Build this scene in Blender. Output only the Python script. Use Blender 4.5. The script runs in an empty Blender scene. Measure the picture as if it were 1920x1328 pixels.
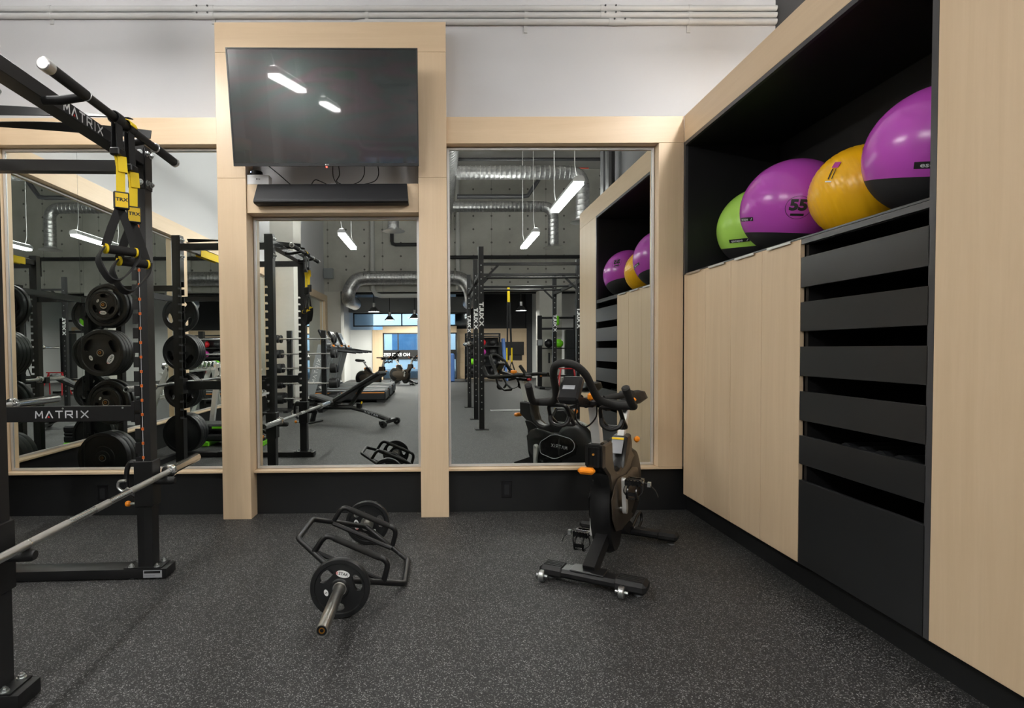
import bpy, bmesh, math, random
from mathutils import Vector, Matrix
random.seed(7)
sc = bpy.context.scene
COL = sc.collection
PI = math.pi
ORD = ['first', 'second', 'third', 'fourth', 'fifth', 'sixth', 'seventh', 'eighth', 'ninth', 'tenth']

# ------------------------------------------------------------------ camera
F_PX, PPX, PPY = 1050.0, 838.29, 684.28
YAW, PITCH, ROLL = 0.0103, -0.0283, -0.0072
CAM = Vector((0.0, -3.9735, 1.185))
cy_, sy_, cp_, sp_ = math.cos(YAW), math.sin(YAW), math.cos(PITCH), math.sin(PITCH)
fwd = Vector((sy_ * cp_, cy_ * cp_, sp_)); rgt = Vector((cy_, -sy_, 0)); upv = rgt.cross(fwd)
cr_, sr_ = math.cos(ROLL), math.sin(ROLL)
rgt, upv = rgt * cr_ + upv * sr_, upv * cr_ - rgt * sr_
cd = bpy.data.cameras.new('camera'); cam = bpy.data.objects.new('camera', cd); COL.objects.link(cam)
cd.sensor_fit = 'HORIZONTAL'; cd.sensor_width = 36.0; cd.lens = F_PX / 1920 * 36
cd.shift_x = (960 - PPX) / 1920; cd.shift_y = (PPY - 664) / 1920
cd.clip_start = 0.05; cd.clip_end = 200
m4 = Matrix.Identity(4)
for i in range(3):
    m4[i][0], m4[i][1], m4[i][2], m4[i][3] = rgt[i], upv[i], -fwd[i], CAM[i]
cam.matrix_world = m4
sc.camera = cam

# ------------------------------------------------------------------ world, exposure
w = bpy.data.worlds.new('world'); sc.world = w; w.use_nodes = True
bg = w.node_tree.nodes['Background']; bg.inputs[0].default_value = (0.74, 0.87, 1.0, 1); bg.inputs[1].default_value = 4.0
sc.view_settings.view_transform = 'Standard'; sc.view_settings.look = 'None'
sc.view_settings.exposure = 0.62; sc.view_settings.gamma = 1.0; sc.view_settings.use_curve_mapping = False
try:
    sc.cycles.max_bounces = 14; sc.cycles.glossy_bounces = 8; sc.cycles.diffuse_bounces = 5
    sc.cycles.transmission_bounces = 8; sc.cycles.blur_glossy = 0.6; sc.cycles.sample_clamp_indirect = 6.0
except Exception:
    pass
LIGHT_E = 58.0      # emission of the linear fixtures
UP_E = 100.0        # upward emission of the same fixtures
PEND_E = 200.0       # emission of the pendant lamps

# ------------------------------------------------------------------ materials
MATS = {}
def lin(c):
    return tuple(((x / 255 + 0.055) / 1.055) ** 2.4 if x / 255 > 0.04045 else x / 255 / 12.92 for x in c)
def mk(name):
    m = bpy.data.materials.new(name); m.use_nodes = True
    MATS[name] = m
    return m, m.node_tree.nodes, m.node_tree.links, m.node_tree.nodes['Principled BSDF']
def flat(name, col, rough=0.5, metal=0.0, spec=0.5, var=0.06, scale=40, bump=0.0, coat=0.0, emit=None, es=0.0, alpha=1.0, trans=0.0, ior=1.45, stretch=None):
    m, n, l, b = mk(name)
    tc = n.new('ShaderNodeTexCoord'); no = n.new('ShaderNodeTexNoise')
    no.inputs['Scale'].default_value = scale; no.inputs['Detail'].default_value = 4
    src = tc.outputs['Object']
    if stretch:
        mp = n.new('ShaderNodeMapping'); mp.inputs['Scale'].default_value = stretch
        l.new(src, mp.inputs['Vector']); src = mp.outputs['Vector']
    l.new(src, no.inputs['Vector'])
    mx = n.new('ShaderNodeMix'); mx.data_type = 'RGBA'
    a = [max(0, c * (1 - var)) for c in col]; c2 = [min(1, c * (1 + var)) for c in col]
    mx.inputs[6].default_value = (*a, 1); mx.inputs[7].default_value = (*c2, 1)
    l.new(no.outputs['Fac'], mx.inputs[0]); l.new(mx.outputs[2], b.inputs['Base Color'])
    b.inputs['Roughness'].default_value = rough; b.inputs['Metallic'].default_value = metal
    b.inputs['Specular IOR Level'].default_value = spec; b.inputs['Coat Weight'].default_value = coat
    b.inputs['IOR'].default_value = ior; b.inputs['Transmission Weight'].default_value = trans; b.inputs['Alpha'].default_value = alpha
    if bump:
        bp = n.new('ShaderNodeBump'); bp.inputs['Strength'].default_value = bump; bp.inputs['Distance'].default_value = 0.002
        l.new(no.outputs['Fac'], bp.inputs['Height']); l.new(bp.outputs['Normal'], b.inputs['Normal'])
    if emit:
        b.inputs['Emission Color'].default_value = (*emit, 1); b.inputs['Emission Strength'].default_value = es
    return m
def wood(name, stretch, c1=(0.60, 0.445, 0.285), c2=(0.695, 0.535, 0.36)):
    m, n, l, b = mk(name)
    tc = n.new('ShaderNodeTexCoord'); mp = n.new('ShaderNodeMapping'); mp.inputs['Scale'].default_value = stretch
    l.new(tc.outputs['Object'], mp.inputs['Vector'])
    n1 = n.new('ShaderNodeTexNoise'); n1.inputs['Scale'].default_value = 1.0; n1.inputs['Detail'].default_value = 6; n1.inputs['Roughness'].default_value = 0.62; n1.inputs['Distortion'].default_value = 0.8
    l.new(mp.outputs['Vector'], n1.inputs['Vector'])
    n2 = n.new('ShaderNodeTexNoise'); n2.inputs['Scale'].default_value = 1.1; n2.inputs['Detail'].default_value = 2
    l.new(tc.outputs['Object'], n2.inputs['Vector'])
    n3 = n.new('ShaderNodeTexNoise'); n3.inputs['Scale'].default_value = 7.0; n3.inputs['Detail'].default_value = 3
    l.new(mp.outputs['Vector'], n3.inputs['Vector'])
    ad = n.new('ShaderNodeMath'); ad.operation = 'MULTIPLY_ADD'; ad.inputs[1].default_value = 0.55; l.new(n1.outputs['Fac'], ad.inputs[0])
    a2 = n.new('ShaderNodeMath'); a2.operation = 'MULTIPLY_ADD'; a2.inputs[1].default_value = 0.30; l.new(n2.outputs['Fac'], a2.inputs[0])
    a3 = n.new('ShaderNodeMath'); a3.operation = 'MULTIPLY'; a3.inputs[1].default_value = 0.15; l.new(n3.outputs['Fac'], a3.inputs[0])
    l.new(a3.outputs[0], a2.inputs[2]); l.new(a2.outputs[0], ad.inputs[2])
    cr = n.new('ShaderNodeValToRGB'); cr.color_ramp.elements[0].position = 0.3; cr.color_ramp.elements[1].position = 0.68
    cr.color_ramp.elements[0].color = (*c1, 1); cr.color_ramp.elements[1].color = (*c2, 1)
    l.new(ad.outputs[0], cr.inputs['Fac']); l.new(cr.outputs['Color'], b.inputs['Base Color'])
    b.inputs['Roughness'].default_value = 0.38; b.inputs['Specular IOR Level'].default_value = 0.42
    return m
wood('wood_z', (15, 15, 0.8)); wood('wood_x', (0.8, 15, 15)); wood('wood_y', (15, 0.8, 15))
flat('black_lam', lin((38, 38, 40)), 0.42, var=0.05, scale=6)
flat('grey_lam', lin((37, 38, 39)), 0.30, var=0.04, scale=5)
flat('niche_black', lin((18, 18, 19)), 0.5, var=0.05, scale=6)
flat('dark_edge', lin((64, 64, 66)), 0.35, var=0.04)
flat('base_black', lin((19, 20, 21)), 0.55, var=0.15, scale=8)
flat('white_wall', (0.53, 0.53, 0.54), 0.65, var=0.012, scale=2.0)
flat('conduit', (0.50, 0.50, 0.495), 0.5, var=0.02)
flat('dark_wall', lin((62, 62, 64)), 0.7, var=0.1, scale=2)
flat('powder', lin((17, 17, 18)), 0.40, var=0.08, scale=200, bump=0.03)
flat('powder2', lin((25, 25, 26)), 0.38, var=0.08, scale=200, bump=0.03)
flat('rubber', lin((19, 19, 20)), 0.55, var=0.12, scale=60, bump=0.05)
flat('plate_rubber', lin((22, 23, 24)), 0.42, var=0.12, scale=30)
flat('grip_foam', lin((24, 23, 22)), 0.75, var=0.15, scale=150, bump=0.1)
flat('strap_black', lin((24, 24, 25)), 0.7, var=0.2, scale=300, bump=0.1)
flat('strap_yellow', lin((238, 205, 20)), 0.6, var=0.06, scale=300, bump=0.05)
flat('tag_yellow', lin((240, 200, 20)), 0.45, var=0.02)
flat('orange', lin((240, 140, 25)), 0.4, var=0.04)
flat('orange_ink', lin((225, 105, 25)), 0.5, var=0.02)
flat('chrome', (0.80, 0.80, 0.79), 0.13, 1.0, var=0.02)
flat('knurl', (0.68, 0.68, 0.67), 0.34, 1.0, var=0.25, scale=900, bump=0.25)
flat('zinc', (0.62, 0.64, 0.64), 0.28, 1.0, var=0.15, scale=60)
flat('worn_steel', (0.50, 0.49, 0.46), 0.30, 1.0, var=0.22, scale=50)
flat('brass', lin((200, 140, 60)), 0.35, 1.0, var=0.05)
flat('alu', (0.72, 0.72, 0.72), 0.3, 1.0, var=0.03)
flat('alu_frame', (0.66, 0.66, 0.66), 0.42, 0.7, var=0.02)
flat('silver_paint', (0.70, 0.70, 0.68), 0.32, 0.35, var=0.03)
flat('maple_sheen', lin((84, 75, 65)), 0.30, 0.5, var=0.04, scale=20)  # dark grey metal with the reflected maple put into its colour
flat('bike_black', lin((18, 18, 19)), 0.36, var=0.06, scale=20)
flat('bike_gloss', lin((14, 14, 15)), 0.2, var=0.06)
flat('ink_white', (0.75, 0.75, 0.75), 0.5, var=0.01)
flat('ink_silver', (0.55, 0.56, 0.58), 0.4, var=0.02)
flat('ink_black', (0.008, 0.008, 0.008), 0.5, var=0.01)
flat('ink_red', lin((200, 40, 35)), 0.5, var=0.01)
flat('label_grey', lin((150, 152, 156)), 0.5, var=0.05)
flat('plastic_black', lin((18, 18, 20)), 0.35, var=0.05)
flat('bar_cloth', lin((17, 18, 22)), 0.6, var=0.1, scale=400)
flat('carton', (0.74, 0.74, 0.75), 0.5, var=0.01)
flat('upholstery', lin((22, 22, 23)), 0.48, var=0.1, scale=40, bump=0.03)
flat('grey_plastic', lin((142, 146, 148)), 0.45, var=0.05)
flat('dark_plastic', lin((34, 35, 37)), 0.42, var=0.06)
flat('green_p', lin((120, 215, 30)), 0.45, var=0.05)
flat('maroon', lin((92, 22, 26)), 0.5, var=0.05)
flat('red_p', lin((190, 30, 40)), 0.45, var=0.05)
flat('blue_p', lin((75, 110, 170)), 0.55, var=0.06)
flat('pink_p', lin((170, 50, 140)), 0.5, var=0.05)
flat('white_paint', (0.62, 0.62, 0.61), 0.6, var=0.02)
flat('grey_bulk', lin((120, 122, 122)), 0.7, var=0.04)
flat('black_wall', lin((40, 41, 44)), 0.5, var=0.06, scale=2)
flat('pipe_black', lin((40, 40, 42)), 0.45, var=0.06)
flat('pipe_red', lin((150, 60, 45)), 0.5, var=0.06)
flat('pipe_white', (0.55, 0.55, 0.53), 0.5, var=0.03)
flat('wire', (0.7, 0.7, 0.7), 0.4, 0.5, var=0.02)
flat('fixture_body', (0.55, 0.55, 0.55), 0.4, 0.6, var=0.02)
flat('light_lens', (0.9, 0.9, 0.9), 0.5, var=0.01, emit=(1.0, 0.985, 0.955), es=LIGHT_E)
flat('light_up', (0.9, 0.9, 0.9), 0.5, var=0.01, emit=(1.0, 0.985, 0.955), es=UP_E)
flat('pend_lens', (0.9, 0.9, 0.9), 0.5, var=0.01, emit=(1.0, 0.96, 0.90), es=PEND_E)
flat('led_blue', (0.5, 0.6, 1.0), 0.5, var=0.01, emit=(0.5, 0.6, 1.0), es=4)
flat('led_red', (0.8, 0.1, 0.1), 0.5, var=0.01, emit=(1.0, 0.08, 0.05), es=2)
flat('exit_green', lin((20, 150, 110)), 0.5, var=0.02, emit=(0.05, 0.6, 0.4), es=1.2)
flat('screen_lcd', lin((95, 98, 80)), 0.3, var=0.03)
flat('purple', lin((178, 74, 178)), 0.22, var=0.03, scale=6, spec=0.55)
flat('lime', lin((165, 214, 92)), 0.24, var=0.03, scale=6)
flat('yellow_ball', lin((236, 178, 24)), 0.28, var=0.05, scale=12)
flat('ball_black', lin((36, 36, 38)), 0.6, var=0.2, scale=260, bump=0.25)
flat('facade', lin((205, 212, 218)), 0.7, var=0.06, scale=1)
flat('facade_glass', lin((90, 125, 160)), 0.15, var=0.2, scale=2)
flat('asphalt', lin((120, 125, 130)), 0.8, var=0.1, scale=3)
def mirror_mat():
    m, n, l, b = mk('mirror')
    tc = n.new('ShaderNodeTexCoord'); no = n.new('ShaderNodeTexNoise'); no.inputs['Scale'].default_value = 1.5
    l.new(tc.outputs['Object'], no.inputs['Vector'])
    mx = n.new('ShaderNodeMix'); mx.data_type = 'RGBA'
    mx.inputs[6].default_value = (0.775, 0.815, 0.79, 1); mx.inputs[7].default_value = (0.79, 0.825, 0.80, 1)
    l.new(no.outputs['Fac'], mx.inputs[0]); l.new(mx.outputs[2], b.inputs['Base Color'])
    b.inputs['Metallic'].default_value = 1.0; b.inputs['Roughness'].default_value = 0.0
mirror_mat()
def glass_mat():
    m, n, l, b = mk('glass')
    tc = n.new('ShaderNodeTexCoord'); no = n.new('ShaderNodeTexNoise'); no.inputs['Scale'].default_value = 2
    l.new(tc.outputs['Object'], no.inputs['Vector'])
    tr = n.new('ShaderNodeBsdfTransparent'); tr.inputs[0].default_value = (0.80, 0.88, 0.92, 1)
    gl = n.new('ShaderNodeBsdfGlossy'); gl.inputs['Roughness'].default_value = 0.02
    fr = n.new('ShaderNodeFresnel'); fr.inputs[0].default_value = 1.5
    ms = n.new('ShaderNodeMixShader')
    l.new(fr.outputs[0], ms.inputs[0]); l.new(tr.outputs[0], ms.inputs[1]); l.new(gl.outputs[0], ms.inputs[2])
    l.new(ms.outputs[0], n['Material Output'].inputs[0])
glass_mat()
def screen_mat():
    m, n, l, b = mk('tv_screen')
    tc = n.new('ShaderNodeTexCoord'); no = n.new('ShaderNodeTexNoise'); no.inputs['Scale'].default_value = 2.0; no.inputs['Distortion'].default_value = 0.6
    mp = n.new('ShaderNodeMapping'); mp.inputs['Rotation'].default_value = (0, math.radians(40), 0); mp.inputs['Scale'].default_value = (0.5, 1, 2.2)
    l.new(tc.outputs['Object'], mp.inputs['Vector']); l.new(mp.outputs['Vector'], no.inputs['Vector'])
    mr = n.new('ShaderNodeMapRange'); mr.inputs[3].default_value = 250; mr.inputs[4].default_value = 1500
    l.new(no.outputs['Fac'], mr.inputs[0])
    b.inputs['Base Color'].default_value = (0.012, 0.012, 0.013, 1)
    b.inputs['Roughness'].default_value = 0.26; b.inputs['Specular IOR Level'].default_value = 0.45
    b.inputs['Coat Weight'].default_value = 0.5; b.inputs['Coat Roughness'].default_value = 0.03
    try:
        b.inputs['Thin Film IOR'].default_value = 1.52
        l.new(mr.outputs[0], b.inputs['Thin Film Thickness'])
    except Exception:
        pass
screen_mat()
def floor_mat():
    m, n, l, b = mk('rubber_floor')
    tc = n.new('ShaderNodeTexCoord')
    vo = n.new('ShaderNodeTexVoronoi'); vo.inputs['Scale'].default_value = 300; vo.inputs['Randomness'].default_value = 1.0
    l.new(tc.outputs['Object'], vo.inputs['Vector'])
    sep = n.new('ShaderNodeSeparateColor'); l.new(vo.outputs['Color'], sep.inputs[0])
    cr = n.new('ShaderNodeValToRGB'); e = cr.color_ramp.elements
    e[0].position = 0.50; e[0].color = (0.0150, 0.0151, 0.0153, 1); e[1].position = 1.0; e[1].color = (0.27, 0.27, 0.265, 1)
    x = e.new(0.74); x.color = (0.027, 0.027, 0.027, 1); x = e.new(0.88); x.color = (0.085, 0.085, 0.083, 1)
    l.new(sep.outputs[0], cr.inputs['Fac'])
    no = n.new('ShaderNodeTexNoise'); no.inputs['Scale'].default_value = 5; no.inputs['Detail'].default_value = 5
    l.new(tc.outputs['Object'], no.inputs['Vector'])
    mr = n.new('ShaderNodeMapRange'); mr.inputs[3].default_value = 0.75; mr.inputs[4].default_value = 1.25; l.new(no.outputs['Fac'], mr.inputs[0])
    mu = n.new('ShaderNodeMix'); mu.data_type = 'RGBA'; mu.blend_type = 'MULTIPLY'; mu.inputs[0].default_value = 1.0
    l.new(cr.outputs['Color'], mu.inputs[6]); l.new(mr.outputs[0], mu.inputs[7])
    l.new(mu.outputs[2], b.inputs['Base Color'])
    b.inputs['Roughness'].default_value = 0.62; b.inputs['Specular IOR Level'].default_value = 0.35
    bp = n.new('ShaderNodeBump'); bp.inputs['Strength'].default_value = 0.25; bp.inputs['Distance'].default_value = 0.001
    l.new(vo.outputs['Distance'], bp.inputs['Height']); l.new(bp.outputs['Normal'], b.inputs['Normal'])
floor_mat()
def concrete_mat(name, c1, c2, ties=False):
    m, n, l, b = mk(name)
    tc = n.new('ShaderNodeTexCoord')
    n1 = n.new('ShaderNodeTexNoise'); n1.inputs['Scale'].default_value = 0.7; n1.inputs['Detail'].default_value = 8; n1.inputs['Roughness'].default_value = 0.65
    l.new(tc.outputs['Object'], n1.inputs['Vector'])
    cr = n.new('ShaderNodeValToRGB'); cr.color_ramp.elements[0].position = 0.32; cr.color_ramp.elements[1].position = 0.68
    cr.color_ramp.elements[0].color = (*c1, 1); cr.color_ramp.elements[1].color = (*c2, 1)
    l.new(n1.outputs['Fac'], cr.inputs['Fac'])
    out = cr.outputs['Color']
    if ties:   # form-tie holes and panel joints cast into the wall
        sx = n.new('ShaderNodeSeparateXYZ'); l.new(tc.outputs['Object'], sx.inputs[0])
        def wrap(sock, per):
            a = n.new('ShaderNodeMath'); a.operation = 'PINGPONG'; a.inputs[1].default_value = per / 2; l.new(sock, a.inputs[0]); return a.outputs[0]
        dx, dz = wrap(sx.outputs[0], 0.55), wrap(sx.outputs[2], 0.40)
        p1 = n.new('ShaderNodeMath'); p1.operation = 'POWER'; p1.inputs[1].default_value = 2; l.new(dx, p1.inputs[0])
        p2 = n.new('ShaderNodeMath'); p2.operation = 'POWER'; p2.inputs[1].default_value = 2; l.new(dz, p2.inputs[0])
        ad = n.new('ShaderNodeMath'); l.new(p1.outputs[0], ad.inputs[0]); l.new(p2.outputs[0], ad.inputs[1])
        lt = n.new('ShaderNodeMath'); lt.operation = 'LESS_THAN'; lt.inputs[1].default_value = 0.0009; l.new(ad.outputs[0], lt.inputs[0])
        jx = wrap(sx.outputs[0], 1.65)
        jl = n.new('ShaderNodeMath'); jl.operation = 'LESS_THAN'; jl.inputs[1].default_value = 0.012; l.new(jx, jl.inputs[0])
        mxm = n.new('ShaderNodeMath'); mxm.operation = 'MAXIMUM'; l.new(lt.outputs[0], mxm.inputs[0])
        hf = n.new('ShaderNodeMath'); hf.operation = 'MULTIPLY'; hf.inputs[1].default_value = 0.3; l.new(jl.outputs[0], hf.inputs[0]); l.new(hf.outputs[0], mxm.inputs[1])
        mx = n.new('ShaderNodeMix'); mx.data_type = 'RGBA'; mx.inputs[7].default_value = (*[c * 0.35 for c in c1], 1)
        l.new(mxm.outputs[0], mx.inputs[0]); l.new(out, mx.inputs[6]); out = mx.outputs[2]
    l.new(out, b.inputs['Base Color']); b.inputs['Roughness'].default_value = 0.75; b.inputs['Specular IOR Level'].default_value = 0.25
concrete_mat('concrete', (0.39, 0.385, 0.345), (0.54, 0.53, 0.485), True)
concrete_mat('concrete_ceiling', (0.42, 0.41, 0.39), (0.54, 0.53, 0.51))
concrete_mat('concrete_pale', (0.48, 0.465, 0.42), (0.60, 0.585, 0.54))
def duct_mat():
    m, n, l, b = mk('galvanised')
    tc = n.new('ShaderNodeTexCoord'); vo = n.new('ShaderNodeTexVoronoi'); vo.inputs['Scale'].default_value = 25
    l.new(tc.outputs['Object'], vo.inputs['Vector'])
    sep = n.new('ShaderNodeSeparateColor'); l.new(vo.outputs['Color'], sep.inputs[0])
    mr = n.new('ShaderNodeMapRange'); mr.inputs[3].default_value = 0.42; mr.inputs[4].default_value = 0.62; l.new(sep.outputs[0], mr.inputs[0])
    l.new(mr.outputs[0], b.inputs['Base Color']); b.inputs['Metallic'].default_value = 1.0; b.inputs['Roughness'].default_value = 0.33
duct_mat()

# ------------------------------------------------------------------ mesh helpers
def frame_of(d):
    d = d.normalized()
    a = Vector((0, 0, 1)) if abs(d.z) < 0.9 else Vector((1, 0, 0))
    x = a.cross(d).normalized(); y = d.cross(x)
    return x, y, d
class MB:
    def __init__(s): s.v = []; s.f = []
    def add(s, vs, fs):
        o = len(s.v); s.v += [tuple(p) for p in vs]; s.f += [tuple(i + o for i in q) for q in fs]; return s
    def box(s, x0, x1, y0, y1, z0, z1):
        return s.add([(x0, y0, z0), (x1, y0, z0), (x1, y1, z0), (x0, y1, z0), (x0, y0, z1), (x1, y0, z1), (x1, y1, z1), (x0, y1, z1)],
                     [(0, 3, 2, 1), (4, 5, 6, 7), (0, 1, 5, 4), (1, 2, 6, 5), (2, 3, 7, 6), (3, 0, 4, 7)])
    def cbox(s, x0, x1, y0, y1, z0, z1, c=0.003):
        # box with chamfered edges
        vs = []
        for sx, X, X2 in ((0, x0, x1), (1, x1, x0)):
            for sy, Y in ((0, y0), (1, y1)):
                for sz, Z in ((0, z0), (1, z1)):
                    ix = c if sx == 0 else -c; iy = c if sy == 0 else -c; iz = c if sz == 0 else -c
                    vs += [(X, Y + iy, Z + iz), (X + ix, Y, Z + iz), (X + ix, Y + iy, Z)]
        def id(sx, sy, sz, k): return ((sx * 2 + sy) * 2 + sz) * 3 + k
        fs = []
        for sx in (0, 1): fs.append([id(sx, 0, 0, 0), id(sx, 1, 0, 0), id(sx, 1, 1, 0), id(sx, 0, 1, 0)])
        for sy in (0, 1): fs.append([id(0, sy, 0, 1), id(1, sy, 0, 1), id(1, sy, 1, 1), id(0, sy, 1, 1)])
        for sz in (0, 1): fs.append([id(0, 0, sz, 2), id(1, 0, sz, 2), id(1, 1, sz, 2), id(0, 1, sz, 2)])
        for sx in (0, 1):
            for sy in (0, 1): fs.append([id(sx, sy, 0, 0), id(sx, sy, 1, 0), id(sx, sy, 1, 1), id(sx, sy, 0, 1)])
            for sz in (0, 1): fs.append([id(sx, 0, sz, 0), id(sx, 1, sz, 0), id(sx, 1, sz, 2), id(sx, 0, sz, 2)])
        for sy in (0, 1):
            for sz in (0, 1): fs.append([id(0, sy, sz, 1), id(1, sy, sz, 1), id(1, sy, sz, 2), id(0, sy, sz, 2)])
        for sx in (0, 1):
            for sy in (0, 1):
                for sz in (0, 1): fs.append([id(sx, sy, sz, 0), id(sx, sy, sz, 1), id(sx, sy, sz, 2)])
        return s.add(vs, fs)
    def beam(s, p0, p1, w, h, up=(0, 0, 1)):
        p0, p1, up = Vector(p0), Vector(p1), Vector(up)
        d = (p1 - p0).normalized(); x = d.cross(up).normalized(); y = x.cross(d)
        vs = []
        for p in (p0, p1):
            for a, b in ((-1, -1), (1, -1), (1, 1), (-1, 1)): vs.append(p + x * (a * w / 2) + y * (b * h / 2))
        return s.add(vs, [(0, 3, 2, 1), (4, 5, 6, 7), (0, 1, 5, 4), (1, 2, 6, 5), (2, 3, 7, 6), (3, 0, 4, 7)])
    def cyl(s, p0, p1, r, n=16, r2=None, caps=True):
        p0, p1 = Vector(p0), Vector(p1); x, y, d = frame_of(p1 - p0); r2 = r if r2 is None else r2
        vs = []; fs = []
        for p, q in ((p0, r), (p1, r2)):
            for i in range(n):
                t = 2 * PI * i / n; vs.append(p + x * (q * math.cos(t)) + y * (q * math.sin(t)))
        for i in range(n): fs.append((i, (i + 1) % n, n + (i + 1) % n, n + i))
        if caps: fs += [tuple(range(n - 1, -1, -1)), tuple(range(n, 2 * n))]
        return s.add(vs, fs)
    def tube(s, pts, r, n=10, closed=False, caps=True):
        pts = [Vector(p) for p in pts]; m = len(pts); rr = r if isinstance(r, (list, tuple)) else [r] * m
        vs = []; fs = []; prev = None
        for i, p in enumerate(pts):
            a = pts[(i - 1) % m] if (closed or i > 0) else p; b = pts[(i + 1) % m] if (closed or i < m - 1) else p
            d = (b - a).normalized()
            if prev is None: x, y, _ = frame_of(d)
            else:
                x = prev - d * prev.dot(d)
                x = x.normalized() if x.length > 1e-6 else frame_of(d)[0]
                y = d.cross(x)
            prev = x
            for k in range(n):
                t = 2 * PI * k / n; vs.append(p + x * (rr[i] * math.cos(t)) + y * (rr[i] * math.sin(t)))
        for i in range(m if closed else m - 1):
            j = (i + 1) % m
            for k in range(n): fs.append((i * n + k, i * n + (k + 1) % n, j * n + (k + 1) % n, j * n + k))
        if caps and not closed: fs += [tuple(range(n - 1, -1, -1)), tuple(range((m - 1) * n, m * n))]
        return s.add(vs, fs)
    def lathe(s, prof, o, axis, n=32, closed=False):
        o = Vector(o); x, y, d = frame_of(Vector(axis)); vs = []; fs = []; m = len(prof)
        for r, h in prof:
            for i in range(n):
                t = 2 * PI * i / n; vs.append(o + d * h + x * (r * math.cos(t)) + y * (r * math.sin(t)))
        for k in range(m if closed else m - 1):
            j = (k + 1) % m
            for i in range(n): fs.append((k * n + i, k * n + (i + 1) % n, j * n + (i + 1) % n, j * n + i))
        if not closed:
            if prof[0][0] > 1e-5: fs.append(tuple(range(n - 1, -1, -1)))
            if prof[-1][0] > 1e-5: fs.append(tuple(range((m - 1) * n, m * n)))
        return s.add(vs, fs)
    def prism(s, pts, vec):
        pts = [Vector(p) for p in pts]; vec = Vector(vec); n = len(pts)
        return s.add(pts + [p + vec for p in pts], [tuple(range(n - 1, -1, -1)), tuple(range(n, 2 * n))] + [(i, (i + 1) % n, n + (i + 1) % n, n + i) for i in range(n)])
    def ribbon(s, pts, wdir, w, th=0.002):
        # flat strap: wdir is one vector or one per point
        pts = [Vector(p) for p in pts]; m = len(pts); vs = []; fs = []
        for i, p in enumerate(pts):
            wd = Vector(wdir[i] if isinstance(wdir, list) else wdir).normalized()
            d = (pts[min(i + 1, m - 1)] - pts[max(i - 1, 0)]).normalized(); nn = d.cross(wd).normalized()
            for a, b in ((-1, -1), (1, -1), (1, 1), (-1, 1)): vs.append(p + wd * (a * w / 2) + nn * (b * th / 2))
        for i in range(m - 1):
            for k in range(4): fs.append((i * 4 + k, i * 4 + (k + 1) % 4, i * 4 + 4 + (k + 1) % 4, i * 4 + 4 + k))
        fs += [(3, 2, 1, 0), tuple((m - 1) * 4 + k for k in range(4))]
        return s.add(vs, fs)
    def ball(s, c, r, n=24, k=12, sc=(1, 1, 1)):
        c = Vector(c); vs = [c + Vector((0, 0, -r * sc[2]))]; fs = []
        for j in range(1, k):
            t = PI * j / k - PI / 2
            for i in range(n):
                a = 2 * PI * i / n; vs.append(c + Vector((r * sc[0] * math.cos(t) * math.cos(a), r * sc[1] * math.cos(t) * math.sin(a), r * sc[2] * math.sin(t))))
        vs.append(c + Vector((0, 0, r * sc[2]))); L = len(vs) - 1
        for i in range(n): fs.append((0, 1 + (i + 1) % n, 1 + i)); fs.append((L, L - n + i, L - n + (i + 1) % n))
        for j in range(k - 2):
            for i in range(n): fs.append((1 + j * n + i, 1 + j * n + (i + 1) % n, 1 + (j + 1) * n + (i + 1) % n, 1 + (j + 1) * n + i))
        return s.add(vs, fs)
    def xf(s, M):
        s.v = [tuple(M @ Vector(p)) for p in s.v]; return s
def V(*a): return Vector(a)
def tag(o, label, cat, group=None):
    o['label'] = label; o['category'] = cat
    if group: o['group'] = group
    return o
def thing(name, label, cat, loc=(0, 0, 0), rz=0.0, group=None):
    o = bpy.data.objects.new(name, None); COL.objects.link(o); o.empty_display_size = 0.1
    o.location = loc; o.rotation_euler = (0, 0, rz)
    return tag(o, label, cat, group)
def obj(name, mb, mat, parent=None, bevel=0.0, ang=35, world=True, label=None):
    """one mesh object; with world=True the coordinates are world ones and are taken back to the unrotated thing's origin"""
    me = bpy.data.meshes.new(name)
    off = Vector((0, 0, 0))
    if parent is not None and world:
        p = parent
        while p is not None: off += Vector(p.location); p = p.parent
    me.from_pydata([tuple(Vector(p) - off) for p in mb.v], [], mb.f)
    bm = bmesh.new(); bm.from_mesh(me)
    bmesh.ops.recalc_face_normals(bm, faces=bm.faces)
    if bevel: bmesh.ops.bevel(bm, geom=list(bm.edges), offset=bevel, segments=2, affect='EDGES', profile=0.6, clamp_overlap=True)
    bm.to_mesh(me); bm.free()
    for p in me.polygons: p.use_smooth = True
    try: me.set_sharp_from_angle(angle=math.radians(ang))
    except Exception: pass
    me.materials.append(MATS[mat]); me.update()
    o = bpy.data.objects.new(name, me); COL.objects.link(o)
    if parent is not None: o.parent = parent
    if label: o['label'] = label
    return o
def struct(name, mb, mat, parent=None, label=None, bevel=0.0):
    o = obj(name, mb, mat, parent, bevel)
    if parent is None: o['kind'] = 'structure'
    if label: o['label'] = label
    return o
def copy_tree(o, parent=None):
    c = o.copy(); COL.objects.link(c); c.parent = parent
    for ch in [x for x in COL.objects if x.parent is o]: copy_tree(ch, c)
    return c
_tc = {}
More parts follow.
